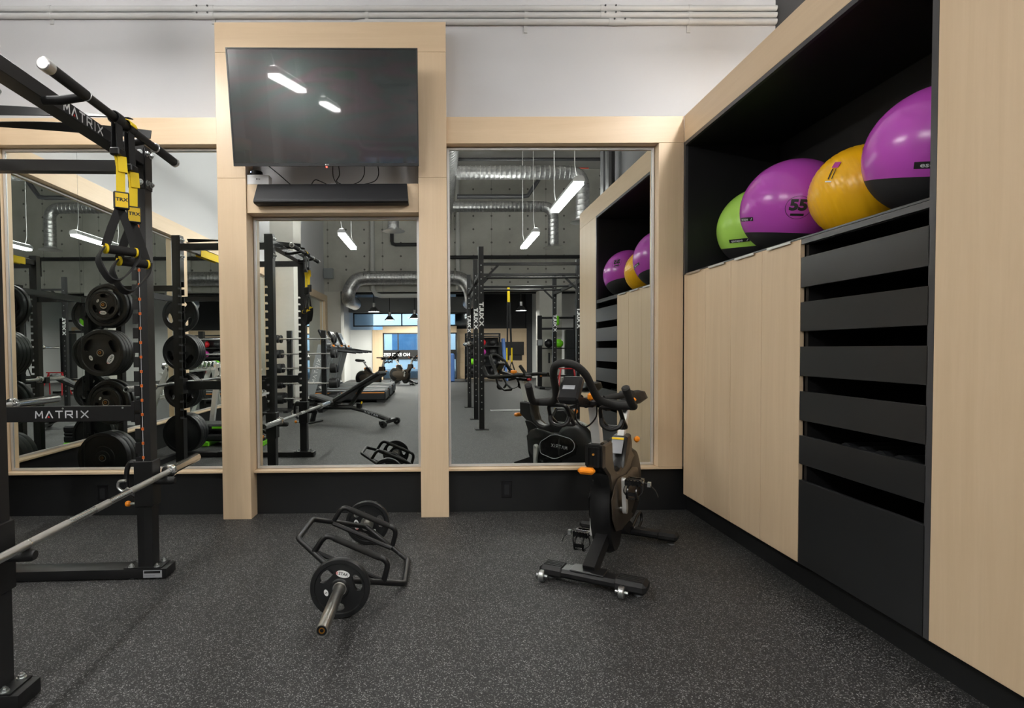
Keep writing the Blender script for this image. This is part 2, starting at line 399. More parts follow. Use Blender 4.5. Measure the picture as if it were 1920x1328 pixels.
def text_mesh(txt, size, ext=0.0, bold=0.0):
    k = (txt, size, ext, bold)
    if k in _tc: return _tc[k]
    cu = bpy.data.curves.new('txt', 'FONT'); cu.body = txt; cu.size = size; cu.align_x = 'CENTER'; cu.align_y = 'CENTER'; cu.resolution_u = 3
    cu.offset = bold; cu.extrude = ext
    o = bpy.data.objects.new('txt', cu); COL.objects.link(o)
    dg = bpy.context.evaluated_depsgraph_get(); me = o.evaluated_get(dg).to_mesh()
    r = ([v.co.copy() for v in me.vertices], [tuple(p.vertices) for p in me.polygons])
    bpy.data.objects.remove(o); bpy.data.curves.remove(cu)
    _tc[k] = r
    return r
def put_text(mb, txt, size, o, xd, yd, sx=1.0, bold=0.0, ext=0.0):
    vs, fs = text_mesh(txt, size, ext, bold); o, xd, yd = Vector(o), Vector(xd).normalized(), Vector(yd).normalized(); nd = xd.cross(yd)
    return mb.add([o + xd * (v.x * sx) + yd * v.y + nd * v.z for v in vs], fs)
# wide squared lettering of the machine brand, drawn as strokes: (letter strokes in a 0..1 box)
GLY = {'M': [[(0, 0), (0.06, 1), (0.5, 0.3), (0.94, 1), (1, 0)]], 'A': [[(0, 0), (0.5, 1), (1, 0)]], 'T': [[(0, 1), (1, 1)], [(0.5, 1), (0.5, 0)]],
       'R': [[(0, 0), (0, 1), (0.95, 1), (0.95, 0.48), (0.25, 0.48)], [(0.5, 0.48), (1, 0)]], 'I': [[(0.5, 0), (0.5, 1)]], 'X': [[(0, 0), (1, 1)], [(0, 1), (1, 0)]]}
def stroke_word(word, h, adv=1.45, wd=0.15):
    """returns list of quads (4 points) in a plane, centred"""
    q = []; x = 0.0
    for ch in word:
        lw = 0.35 if ch == 'I' else 1.0
        for st in GLY[ch]:
            for a, b in zip(st[:-1], st[1:]):
                ax, ay, bx, by = (x + a[0] * lw) * h, a[1] * h, (x + b[0] * lw) * h, b[1] * h
                dx, dy = bx - ax, by - ay; L = math.hypot(dx, dy); ux, uy = dx / L, dy / L; e = wd * h / 2
                q.append([(ax - ux * e * .6 - uy * e, ay - uy * e * .6 + ux * e), (ax - ux * e * .6 + uy * e, ay - uy * e * .6 - ux * e), (bx + ux * e * .6 + uy * e, by + uy * e * .6 - ux * e), (bx + ux * e * .6 - uy * e, by + uy * e * .6 + ux * e)])
        x += lw + adv - 1.0
    W = (x - adv + 1) * h
    return [[(p[0] - W / 2, p[1] - h / 2) for p in c] for c in q], W
def put_word(mb, word, h, o, xd, yd, width=None, wd=0.15):
    q, W = stroke_word(word, h, wd=wd); sx = (width / W) if width else 1.0
    o, xd, yd = Vector(o), Vector(xd).normalized(), Vector(yd).normalized()
    for c in q: mb.add([o + xd * (p[0] * sx) + yd * p[1] for p in c], [(0, 1, 2, 3)])
    return mb
def spline(pts, k=6, closed=False):
    """Catmull-Rom through points"""
    P = [Vector(p) for p in pts]; n = len(P); out = []
    rng = range(n) if closed else range(n - 1)
    for i in rng:
        p0 = P[(i - 1) % n] if (closed or i > 0) else P[0]; p1 = P[i]; p2 = P[(i + 1) % n]; p3 = P[(i + 2) % n] if (closed or i + 2 < n) else P[-1]
        for j in range(k):
            t = j / k
            out.append(0.5 * ((2 * p1) + (p2 - p0) * t + (2 * p0 - 5 * p1 + 4 * p2 - p3) * t * t + (3 * p1 - p0 - 3 * p2 + p3) * t ** 3))
    if not closed: out.append(P[-1])
    return out

# ================================================================== THE SETTING
XL, XR = -3.33, 2.42          # face of the left wall's wood frame, right wall behind the cabinet
YM = 0.08                     # mirror plane of the back wall
YE = -12.9                    # concrete cross wall far behind the camera
YW = -17.9                    # shop front
ZC = 6.6                      # ceiling slab
struct('floor', MB().box(-3.6, 8.0, -26, 0.3, -0.05, 0.0), 'rubber_floor')
struct('ceiling', MB().box(-3.6, 8.0, YE - 0.4, 0.3, ZC, ZC + 0.2), 'concrete_ceiling')
struct('wall_back', MB().box(-3.6, XR, 0.095, 0.25, 0, ZC), 'white_wall')
struct('wall_left', MB().box(-3.6, -3.425, YE, 0.095, 0, ZC), 'white_wall')
struct('wall_left_far', MB().box(-3.6, -3.425, -26, YE, 0, 3.6), 'white_paint')
struct('wall_right', MB().box(XR, XR + 0.15, -3.75, 0.25, 0, ZC), 'dark_wall')
struct('wall_right_return', MB().box(XR + 0.15, 8.0, -3.75, -3.6, 0, ZC), 'white_wall')
struct('wall_far_right', MB().box(7.9, 8.05, -26, -3.6, 0, ZC), 'white_wall')
# black plinth panels under the mirrors
for nm, a, b in (('baseboard_left', -3.40, -1.537), ('baseboard_middle', -1.34, -0.149), ('baseboard_right', 0.047, 1.80)):
    struct(nm, MB().box(a, b, 0.067, 0.095, 0, 0.311), 'base_black')
# surface conduits on the white wall, with couplings and straps
def conduit(z, x0, x1, lab, coup, straps):
    t = thing('wall_conduit', lab, 'conduit', (x0, 0.07, z))
    obj('pipe', MB().cyl((x0, 0.07, z), (x1, 0.07, z), 0.0195, 20), 'conduit', t)
    for c in coup:
        cp = obj('coupling', MB().cyl((c - 0.07, 0.07, z), (c + 0.07, 0.07, z), 0.023, 20), 'conduit', t)
        for d in (-0.04, 0.035): obj('screw', MB().cyl((c + d, 0.047, z + 0.008), (c + d, 0.043, z + 0.008), 0.0065, 10), 'dark_edge', cp)
    for c in straps:
        st = MB(); st.cyl((c - 0.012, 0.07, z), (c + 0.012, 0.07, z), 0.0225, 16); st.box(c - 0.012, c + 0.012, 0.085, 0.095, z - 0.048, z + 0.0)
        obj('strap', st, 'conduit', t)
SB = [-2.74, -1.60, -0.51, 0.62, 1.79]
conduit(3.600, -3.42, 2.41, 'topmost grey conduit along the white wall above the television', [-1.66, 1.22], SB)
conduit(3.553, -3.42, 2.41, 'middle grey conduit of three on the white wall', [-1.66, 1.22], SB)
t3 = thing('wall_conduit', 'lowest and shortest grey conduit, ending behind the television portal', 'conduit', (-0.6, 0.07, 3.507))
obj('pipe', MB().tube([(-0.62, 0.094, 3.49), (-0.60, 0.08, 3.495), (-0.55, 0.07, 3.505), (-0.50, 0.07, 3.507), (2.41, 0.07, 3.507)], 0.0195, 20), 'conduit', t3)
cp = obj('coupling', MB().cyl((1.21, 0.07, 3.507), (1.36, 0.07, 3.507), 0.023, 20), 'conduit', t3)
for d in (1.245, 1.32): obj('screw', MB().cyl((d, 0.047, 3.515), (d, 0.043, 3.515), 0.0065, 10), 'dark_edge', cp)
for c in SB[2:]:
    st = MB(); st.cyl((c - 0.012, 0.07, 3.507), (c + 0.012, 0.07, 3.507), 0.0225, 16); st.box(c - 0.012, c + 0.012, 0.085, 0.095, 3.44, 3.5); obj('strap', st, 'conduit', t3)

# ------------------------------------------------ wooden mirror frames and the TV portal
t = thing('tv_portal', 'tall maple portal around the television, two posts and a header', 'wood frame', (-0.745, 0.02, 0))
for a, b in ((-1.537, -1.34), (-0.149, 0.047)):
    p = obj('post', MB().cbox(a, b, -0.061, 0.094, 0.0, 2.373, 0.0015), 'wood_z', t)
    obj('post', MB().cbox(a, b, -0.061, 0.094, 2.374, 3.228, 0.0015), 'wood_z', t)
obj('header', MB().cbox(-1.537, 0.047, -0.061, 0.094, 3.2295, 3.4317, 0.0015), 'wood_x', t)
obj('shelf', MB().cbox(-1.339, -0.150, -0.048, 0.094, 2.137, 2.335, 0.0015), 'wood_x', t, label='low maple box shelf below the television')
t = thing('mirror_frame', 'maple frame round the mirror behind the power rack', 'wood frame', (-2.4, 0.04, 0.312))
obj('beam', MB().cbox(XL, -1.538, 0.0, 0.094, 2.628, 2.813, 0.0015), 'wood_x', t)
obj('post', MB().cbox(XL, -3.106, 0.0, 0.094, 0.329, 2.627, 0.0015), 'wood_z', t)
obj('sill', MB().cbox(XL, -1.538, 0.0, 0.094, 0.312, 0.328, 0.0015), 'wood_x', t)
t = thing('mirror_frame', 'maple sill and frame of the narrow mirror below the television', 'wood frame', (-0.745, 0.04, 0.312))
obj('sill', MB().cbox(-1.339, -0.150, 0.0, 0.094, 0.312, 0.328, 0.0015), 'wood_x', t)
t = thing('mirror_frame', 'maple frame round the mirror next to the storage wall', 'wood frame', (0.9, 0.04, 0.312))
obj('beam', MB().cbox(0.048, 1.7225, 0.0, 0.094, 2.628, 2.813, 0.0015), 'wood_x', t)
obj('post', MB().cbox(1.545, 1.7225, 0.0, 0.094, 0.329, 2.627, 0.0015), 'wood_z', t)
obj('sill', MB().cbox(0.048, 1.7225, 0.0, 0.094, 0.312, 0.328, 0.0015), 'wood_x', t)
MIR_A = math.radians(0.22)
def wall_mirror(label, x0, x1, z0, z1, seams=(), ch=0.016):
    t = thing('wall_mirror', label, 'mirror', ((x0 + x1) / 2, YM, z0), 0, 'mirrors of the back wall')
    def tilt(mb):
        M = Matrix.Translation((( x0 + x1) / 2, YM, 0)) @ Matrix.Rotation(MIR_A, 4, 'Z') @ Matrix.Translation((-(x0 + x1) / 2, -YM, 0))
        return mb.xf(M)
    xs = [x0 + 0.002] + list(seams) + [x1 - 0.002]
    for i, (a, b) in enumerate(zip(xs[:-1], xs[1:])):
        g = 0.0008 if i else 0.0
        obj('pane', tilt(MB().box(a + g, b - (0.0008 if i < len(xs) - 2 else 0), YM, YM + 0.005, z0 + 0.002, z1 - 0.002)), 'mirror', t)
    c = MB()
    for a, b, cz0, cz1 in ((x0, x1, z0, z0 + ch), (x0, x1, z1 - ch, z1), (x0, x0 + ch, z0 + ch, z1 - ch), (x1 - ch, x1, z0 + ch, z1 - ch)):
        c.box(a, b, YM - 0.008, YM - 0.001, cz0, cz1)
    obj('edge_channel', tilt(c), 'alu_frame', t)
wall_mirror('wide wall mirror of two panes behind the power rack', -3.10, -1.545, 0.331, 2.622, (-2.583,))
wall_mirror('narrow wall mirror under the television shelf', -1.335, -0.154, 0.331, 2.132)
wall_mirror('tall wall mirror between the television portal and the storage wall', 0.052, 1.540, 0.331, 2.622)

# ------------------------------------------------ left wall: maple framed mirrors running to the concrete column
XM = -3.41
t = thing('mirror_frame', 'long maple frame with posts along the white side wall', 'wood frame', (XL - 0.04, -5, 0.312))
for a, b in ((-7.40, 0.0), (YE + 0.0, -8.10)):
    obj('beam', MB().cbox(-3.424, XL, a, b, 2.628, 2.813, 0.0015), 'wood_y', t)
    obj('sill', MB().cbox(-3.424, XL, a, b, 0.312, 0.328, 0.0015), 'wood_y', t)
for a, b in ((-0.21, -0.001), (-3.36, -3.12), (-7.40, -7.2), (-8.32, -8.10), (-10.1, -9.55), (YE, YE + 0.35)):
    obj('post', MB().cbox(-3.424, XL, a, b, 0.329, 2.627, 0.0015), 'wood_z', t)
for lab, a, b, sm in (('side wall mirror beside the power rack', -3.12, -0.21, (-1.3,)), ('side wall mirror between two maple posts behind the rack', -7.2, -3.36, (-4.6, -5.9)),
                      ('side wall mirror beyond the concrete pilaster', -9.55, -8.32, ()), ('side wall mirror next to the concrete column', YE + 0.35, -10.1, (-11.3,))):
    t = thing('wall_mirror', lab, 'mirror', (XM, (a + b) / 2, 0.331))
    ys = [a] + sorted(sm) + [b]
    for y0, y1 in zip(ys[:-1], ys[1:]): obj('pane', MB().box(XM - 0.005, XM, y0 + 0.0008, y1 - 0.0008, 0.333, 2.622), 'mirror', t)
    c = MB()
    for y0, y1, z0, z1 in ((a, b, 0.331, 0.347), (a, b, 2.606, 2.622), (a, a + 0.016, 0.347, 2.606), (b - 0.016, b, 0.347, 2.606)): c.box(XM + 0.001, XM + 0.008, y0, y1, z0, z1)
    obj('edge_channel', c, 'alu_frame', t)
struct('baseboard_side', MB().box(-3.425, -3.397, YE, 0.066, 0, 0.311), 'base_black')
struct('trim_1', MB().box(-3.425, -2.95, -8.08, -7.42, 0, ZC), 'concrete_pale', label='concrete pilaster on the white side wall')

# ------------------------------------------------ concrete cross wall, columns, low zone, shop front
struct('wall_cross', MB().box(-3.6, 8.0, YE - 0.35, YE, 2.95, ZC), 'concrete')
struct('trim_2', MB().box(-3.424, -2.93, YE - 0.55, YE - 0.002, 0, 2.949), 'concrete_pale', label='concrete column at the end of the mirrored side wall')
struct('trim_3', MB().box(3.10, 3.78, YE - 0.60, YE - 0.002, 0, 2.949), 'concrete_pale', label='concrete column under the cross wall')
struct('ceiling_low', MB().box(-3.6, 8.0, -26, YE - 0.35, 3.45, 3.6), 'black_wall')
struct('trim_4', MB().box(-3.6, 1.2, YW - 0.1, YW + 0.35, 2.62, 3.2), 'grey_bulk', label='grey bulkhead above the shop front glazing')
# shop front: white wall bay, maple door surround, glazing with a black band
struct('wall_front_left', MB().box(-3.6, -2.55, YW - 0.15, YW, 0, 1.95), 'white_paint')
struct('wall_front_mid', MB().box(0.75, 3.6, YW - 0.75, YW - 0.55, 0, 3.45), 'black_wall')
struct('wall_front_right', MB().box(3.6, 8.0, YW - 0.6, YW - 0.4, 0, 3.45), 'white_paint')
struct('trim_5', MB().box(3.55, 3.78, YW - 0.55, YW - 0.30, 0, 3.45), 'black_wall', label='black post between maple cupboards and white wall')
t = thing('door_surround', 'maple surround of the glazed entrance', 'wood frame', (-1.2, YW, 0))
obj('post', MB().box(-2.55, -2.15, YW - 0.12, YW + 0.05, 0, 1.95), 'wood_z', t)
obj('header', MB().box(-2.15, 0.75, YW - 0.12, YW + 0.05, 1.83, 2.08), 'wood_x', t)
def glazing(name, x0, x1, z0, z1, y, muls, label):
    o = struct(name, MB().box(x0, x1, y - 0.006, y, z0, z1), 'glass', label=label)
    f = MB()
    for a, b, c, d in ((x0, x1, z0, z0 + 0.05), (x0, x1, z1 - 0.05, z1), (x0, x0 + 0.05, z0, z1), (x1 - 0.05, x1, z0, z1)): f.box(a, b, y - 0.03, y + 0.03, c, d)
    for m in muls: f.box(m - 0.025, m + 0.025, y - 0.03, y + 0.03, z0, z1)
    obj('window_frame', f, 'black_wall', o)
glazing('window_1', -2.15, 0.75, 0.0, 1.83, YW, (-1.55, -0.75), 'entrance glazing with a black lettered band')
glazing('window_2', -3.3, 1.2, 2.08, 2.62, YW, (-1.4, -0.2), 'clerestory glazing above the entrance')
glazing('window_3', 0.05, 0.75, 2.1, 2.62, YW - 0.3, (), 'small high window beside the black wall')
bnd = thing('window_band', 'black band with white capitals across the entrance glazing', 'sign', (-1.2, YW + 0.04, 0.78))
obj('panel', MB().box(-2.1, 0.70, YW + 0.032, YW + 0.045, 0.78, 1.16), 'ink_black', bnd)
tx = MB(); put_text(tx, 'NO EXCUSES', 0.175, (-1.60, YW + 0.047, 0.97), (-1, 0, 0), (0, 0, 1), bold=0.006); obj('lettering', tx, 'ink_white', bnd)
# maple cupboards with a screen recess
t = thing('wall_cupboards', 'row of maple cupboards below the black wall, with a dark screen recess', 'cupboard', (2.2, YW - 0.5, 0))
obj('carcass', MB().box(0.76, 3.54, YW - 0.55, YW - 0.2, 0, 1.98), 'wood_x', t)
for i in range(5):
    obj('door', MB().cbox(0.78 + i * 0.55, 1.32 + i * 0.55, YW - 0.199, YW - 0.18, 1.22, 1.80, 0.003), 'wood_z', t)
    obj('door', MB().cbox(0.78 + i * 0.55, 1.32 + i * 0.55, YW - 0.199, YW - 0.18, 0.08, 0.62, 0.003), 'wood_z', t)
obj('recess', MB().box(2.2, 2.85, YW - 0.2, YW - 0.17, 0.72, 0.92), 'ink_black', t)
obj('recess', MB().box(2.95, 3.35, YW - 0.2, YW - 0.17, 0.72, 0.92), 'ink_black', t)
o = obj('wall_screen', MB().cbox(2.0, 3.42, YW - 0.165, YW - 0.12, 0.93, 1.45, 0.006), 'plastic_black'); tag(o, 'black flat screen mounted on the maple cupboards', 'screen')
# street outside
t = thing('street_building', 'pale building across the street with rows of windows', 'building', (0, -30, 0))
obj('wall', MB().box(-14, 14, -31, -30, -1, 14), 'facade', t)
for zi in range(4):
    for xi in range(-6, 7): obj('window', MB().box(xi * 2 - 0.75, xi * 2 + 0.75, -30, -29.95, 0.6 + zi * 3, 2.6 + zi * 3), 'facade_glass', t)
struct('street', MB().box(-14, 14, -30, -26, -0.1, -0.02), 'asphalt')

# ------------------------------------------------ ceiling services
def ribbed(p0, p1, r, pitch=0.10):
    """spiral duct: a tube with raised seams"""
    p0, p1 = Vector(p0), Vector(p1); L = (p1 - p0).length; n = int(L / pitch); prof = []
    for i in range(n):
        h = L * i / n
        prof += [(r, h), (r, h + pitch * 0.72), (r + 0.006, h + pitch * 0.80), (r + 0.006, h + pitch * 0.92)]
    prof.append((r, L))
    return MB().lathe(prof, p0, p1 - p0, 20)
def elbow(c0, d0, d1, r, R):
    pts = []
    c0, d0, d1 = Vector(c0), Vector(d0).normalized(), Vector(d1).normalized()
    for i in range(7):
        a = PI / 2 * i / 6; pts.append(c0 + d0 * (R * math.sin(a)) + d1 * (R * (1 - math.cos(a))))
    return MB().tube(pts, r, 18)
t = thing('trunk_duct', 'large spiral trunk duct running the length of the hall', 'duct', (0.10, -6.5, 4.5))
obj('body', ribbed((0.10, YE + 0.05, 4.80), (0.10, -1.0, 4.80), 0.30, 0.14), 'galvanised', t)
for lab, y, z, r in (('spiral branch duct turning down beside the storage wall', -7.4, 4.78, 0.135), ('spiral branch duct farther back under the ceiling', -10.3, 4.82, 0.135)):
    t = thing('branch_duct', lab, 'duct', (1.5, y, z))
    obj('run', ribbed((0.39, y, z), (2.72, y, z), r), 'galvanised', t)
    obj('elbow', elbow((2.72, y, z), (1, 0, 0), (0, 0, -1), r, 0.26), 'galvanised', t)
    obj('drop', ribbed((2.98, y, z - 0.26), (2.98, y, 3.84), r), 'galvanised', t)
    obj('diffuser', MB().lathe([(0.14, 0.0), (0.15, -0.02), (0.24, -0.06), (0.26, -0.075), (0.20, -0.085), (0.02, -0.09)], (2.98, y, 3.84), (0, 0, 1), 24), 'alu', t)
t = thing('duct_drop', 'short vertical duct with a round diffuser above the treadmills', 'duct', (-1.05, -9.4, 4.0))
obj('drop', ribbed((-1.05, -9.4, 4.09), (-1.05, -9.4, 5.2), 0.13), 'galvanised', t)
obj('diffuser', MB().lathe([(0.14, 0.0), (0.15, -0.02), (0.25, -0.06), (0.27, -0.075), (0.20, -0.085), (0.02, -0.09)], (-1.05, -9.4, 4.09), (0, 0, 1), 24), 'alu', t)
obj('branch', ribbed((-1.05, -9.4, 5.2), (-0.18, -9.4, 5.03), 0.13), 'galvanised', t)
t = thing('low_duct', 'thick spiral duct bending down below the concrete cross wall', 'duct', (-1, -12.55, 2.7))
obj('run', ribbed((-2.15, -12.5, 3.30), (0.50, -12.5, 3.30), 0.20), 'galvanised', t)
obj('bend', MB().tube(spline([(-2.15, -12.5, 3.30), (-2.4, -12.5, 3.22), (-2.58, -12.5, 2.98), (-2.64, -12.52, 2.76), (-2.66, -12.75, 2.66), (-2.66, -13.3, 2.66), (-2.66, -14.0, 2.66)], 5), 0.20, 18), 'galvanised', t)
obj('bend', MB().tube(spline([(0.50, -12.5, 3.30), (0.75, -12.5, 3.22), (0.93, -12.5, 2.98), (0.99, -12.52, 2.76), (1.01, -12.75, 2.66), (1.01, -13.3, 2.66), (1.01, -14.0, 2.66)], 5), 0.20, 18), 'galvanised', t)
def pipe(name, lab, pts, r, mat, cat='pipe'):
    o = obj(name, MB().tube(pts, r, 10), mat); tag(o, lab, cat); return o
pipe('sprinkler_pipe', 'black sprinkler pipe crossing high above the ducts', [(-3.3, -7.7, 5.45), (6, -7.7, 5.45)], 0.055, 'pipe_black')
pipe('sprinkler_pipe', 'thin black sprinkler pipe just above the red line', [(-3.3, -8.0, 5.25), (6, -8.0, 5.25)], 0.035, 'pipe_black')
pipe('copper_pipe', 'thin red copper line with red fittings under the ceiling', [(0.35, -7.75, 4.98), (3.2, -7.75, 4.98)], 0.014, 'pipe_red')
pipe('sprinkler_pipe', 'black pipe elbow with a red cap between the branch ducts', [(0.45, -8.6, 4.62), (1.9, -8.6, 4.62), (2.05, -8.6, 4.64), (2.15, -8.6, 4.78), (2.3, -8.6, 5.0)], 0.05, 'pipe_black')
pipe('sprinkler_pipe', 'long black pipe along the foot of the concrete cross wall', [(-0.6, YE + 0.23, 3.92), (6.5, YE + 0.23, 3.92)], 0.055, 'pipe_black')
pipe('sprinkler_pipe', 'black pipe dropping and turning beside the white riser', [(-1.35, YE + 0.15, 5.6), (-1.35, YE + 0.15, 4.42), (-1.33, YE + 0.15, 4.35), (-1.25, YE + 0.15, 4.32), (-0.55, YE + 0.15, 4.32)], 0.055, 'pipe_black')
pipe('riser_pipe', 'white riser pipe on the concrete wall near the entrance side', [(-1.95, YE + 0.08, 6.5), (-1.95, YE + 0.08, 3.0), (-1.85, YE + 0.08, 2.84), (-1.7, YE + 0.08, 2.80), (-0.5, YE + 0.08, 2.80), (-0.42, YE + 0.08, 2.60)], 0.07, 'pipe_white')
pipe('riser_pipe', 'white riser pipe on the concrete wall behind the rig', [(0.62, YE + 0.08, 6.5), (0.62, YE + 0.08, 2.96)], 0.07, 'pipe_white')
pipe('drain_pipe', 'black vertical drain pipe at the end of the dark wall', [(2.30, -3.62, 2.9), (2.30, -3.62, 6.5)], 0.06, 'pipe_black')
pipe('drain_pipe', 'second black vertical drain pipe closer to the storage wall', [(2.30, -3.38, 2.9), (2.30, -3.38, 6.5)], 0.06, 'pipe_black')
for k in range(7):
    y = YE - 0.9 - 0.55 * k
    pipe('ceiling_pipe', '%s pipe under the low black ceiling, counted from the concrete cross wall' % ORD[k], [(-3.3, y, 3.30 - 0.03 * (k % 3)), (7.5, y, 3.30 - 0.03 * (k % 3))], 0.045, 'pipe_black' if k % 3 else 'grey_bulk')['group'] = 'pipes under the low ceiling'
o = obj('junction_box', MB().cbox(-3.40, -3.12, YE + 0.02, YE + 0.2, 3.32, 3.62, 0.01), 'grey_plastic'); tag(o, 'grey junction box where white wall meets concrete', 'electrical box')
# linear fixtures, two rows hung on wires
def linear_light(x, y0, y1, z, lab):
    t = thing('linear_light', lab, 'light', (x, (y0 + y1) / 2, z), 0, 'linear ceiling lights')
    pr = [(x - 0.075, z), (x + 0.075, z), (x + 0.075, z + 0.03), (x + 0.045, z + 0.075), (x - 0.045, z + 0.075), (x - 0.075, z + 0.03)]
    obj('housing', MB().prism([(a, y0, b) for a, b in pr], (0, y1 - y0, 0)), 'fixture_body', t)
    ym = (y0 + y1) / 2
    for a, b in ((y0 + 0.02, ym - 0.015), (ym + 0.015, y1 - 0.02)): obj('lens', MB().box(x - 0.062, x + 0.062, a, b, z - 0.040, z - 0.001), 'light_lens', t)
    obj('up_lens', MB().box(x - 0.035, x + 0.035, y0 + 0.03, y1 - 0.03, z + 0.076, z + 0.082), 'light_up', t)
    for y in (y0 + 0.12, y1 - 0.12): obj('wire', MB().tube([(x, y, z + 0.07), (x - 0.03, y, z + 0.25), (x - 0.03, y, 4.49 if abs(x) < 1 else ZC)], 0.006, 6), 'wire', t)
for nm, x in (('storage wall side', 1.85), ('mirrored side wall side', -1.80), ('middle row under the trunk duct', -0.06)):
    for i, (a, b) in enumerate(((-1.80, -0.72), (-4.78, -3.24), (-7.98, -6.42))):
        if abs(x) < 1 and i < 2: continue
        linear_light(x * (1.07 if i == 0 else 1.0), a, b, 3.37, ['linear light nearest the television, on the %s', 'second linear light from the television, on the %s', 'third linear light from the television, on the %s', 'linear light next to the concrete cross wall, on the %s'][i] % nm)
def pendant(x, y, z, lab):
    t = thing('pendant_lamp', lab, 'lamp', (x, y, z), 0, 'bell pendant lamps')
    obj('shade', MB().lathe([(0.055, 0.30), (0.06, 0.16), (0.10, 0.12), (0.17, 0.03), (0.20, 0.0), (0.19, 0.0), (0.16, 0.03), (0.09, 0.11), (0.04, 0.14)], (x, y, z), (0, 0, 1), 24), 'alu', t)
    obj('bulb', MB().lathe([(0.0, 0.012), (0.175, 0.012), (0.16, 0.03), (0.0, 0.06)], (x, y, z), (0, 0, 1), 20), 'pend_lens', t)
    obj('cord', MB().cyl((x, y, z + 0.29), (x, y, 3.45), 0.012, 8), 'pipe_black', t)
for x, y, z, lab in ((-2.1, -14.4, 2.42, 'bell pendant lamp next to the bend of the low duct'), (-1.75, -16.4, 2.25, 'bell pendant lamp over the treadmill end'), (-0.8, -15.4, 2.25, 'bell pendant lamp before the clerestory'), (-0.6, -17.0, 2.2, 'bell pendant lamp closest to the entrance glazing'),
                     (2.75, -14.3, 2.42, 'bell pendant lamp before the black wall'), (5.2, -15.0, 2.4, 'bell pendant lamp before the white far wall')): pendant(x, y, z, lab)

# ================================================================== STORAGE WALL
XC = 1.7233
YDs = [-0.012, -0.332, -0.652, -0.975, -1.298]     # door edges
YE2 = -2.030                                        # start of the tall panel
YEND = -2.72                                        # end of the storage wall
t = thing('storage_wall', 'built-in maple storage wall with open ball niche, doors and black drawer fronts', 'cabinet', (XC + 0.3, -1.36, 0))
obj('toe_kick', MB().box(XC + 0.06, XC + 0.62, YEND + 0.02, 0.066, 0.0, 0.135), 'base_black', t)
obj('header', MB().cbox(XC, XC + 0.69, YEND, -0.0005, 2.628, 2.813, 0.0015), 'wood_y', t)
obj('tall_panel', MB().cbox(XC, XC + 0.69, YEND, YE2, 0.1365, 2.627, 0.0015), 'wood_z', t)
obj('niche_back', MB().box(XC + 0.67, XC + 0.69, YE2, -0.0005, 1.69, 2.627), 'niche_black', t)
obj('niche_side', MB().box(XC + 0.02, XC + 0.67, -0.022, -0.0005, 1.705, 2.605), 'niche_black', t)
obj('niche_side', MB().box(XC + 0.02, XC + 0.67, YE2 + 0.001, YE2 + 0.022, 1.705, 2.605), 'niche_black', t)
obj('niche_top', MB().box(XC + 0.02, XC + 0.67, YE2 + 0.001, -0.0005, 2.605, 2.627), 'niche_black', t)
obj('niche_floor', MB().box(XC + 0.02, XC + 0.67, YE2 + 0.001, -0.0005, 1.670, 1.705), 'niche_black', t)
ed = MB(); ed.box(XC, XC + 0.02, YE2 + 0.0005, -0.0005, 2.603, 2.627); ed.box(XC, XC + 0.02, -0.022, -0.0005, 1.705, 2.603); ed.box(XC, XC + 0.02, YE2 + 0.0005, YE2 + 0.026, 0.1365, 2.603)
obj('edge_trim', ed, 'dark_edge', t)
sh = MB(); sh.box(XC + 0.002, XC + 0.02, YE2 + 0.027, -0.0225, 1.6985, 1.707); sh.box(XC + 0.002, XC + 0.02, YE2 + 0.027, YDs[4] - 0.002, 1.672, 1.6965)
obj('shelf_edge', sh, 'dark_edge', t)
obj('carcass_divider', MB().box(XC + 0.022, XC + 0.66, YDs[4] - 0.028, YDs[4] - 0.008, 0.1365, 1.668), 'niche_black', t)
obj('carcass_side', MB().box(XC + 0.022, XC + 0.66, YE2 + 0.001, YE2 + 0.026, 0.1365, 1.668), 'niche_black', t)
obj('carcass_back', MB().box(XC + 0.66, XC + 0.67, YE2 + 0.03, -0.001, 0.1365, 1.668), 'niche_black', t)
obj('carcass_floor', MB().box(XC + 0.022, XC + 0.66, YE2 + 0.03, -0.001, 0.1365, 0.156), 'niche_black', t)
for i in range(4):
    y1, y0 = YDs[i] - 0.0015, YDs[i + 1] + 0.0015
    d = obj('door', MB().cbox(XC, XC + 0.021, y0, y1, 0.1365, 1.697, 0.0012), 'wood_z', t)
    yc = (y0 + y1) / 2
    h = MB(); h.box(XC - 0.010, XC + 0.016, yc - 0.10, yc + 0.10, 1.6975, 1.6995); h.box(XC - 0.012, XC - 0.010, yc - 0.10, yc + 0.10, 1.688, 1.6995)
    obj('edge_pull', h, 'alu', d, label='thin aluminium edge pull')
DR = [(1.466, 1.609), (1.257, 1.396), (1.044, 1.184), (0.831, 0.970), (0.620, 0.757), (0.1365, 0.542)]
for k, (a, b) in enumerate(DR):
    d = obj('drawer', MB().cbox(XC, XC + 0.019, -2.008, YDs[4] - 0.003, a, b, 0.001), 'grey_lam', t)
    if k < 5:
        bx = MB(); bx.box(XC + 0.02, XC + 0.62, -1.995, YDs[4] - 0.04, a + 0.01, a + 0.022); obj('drawer_bottom', bx, 'niche_black', d)
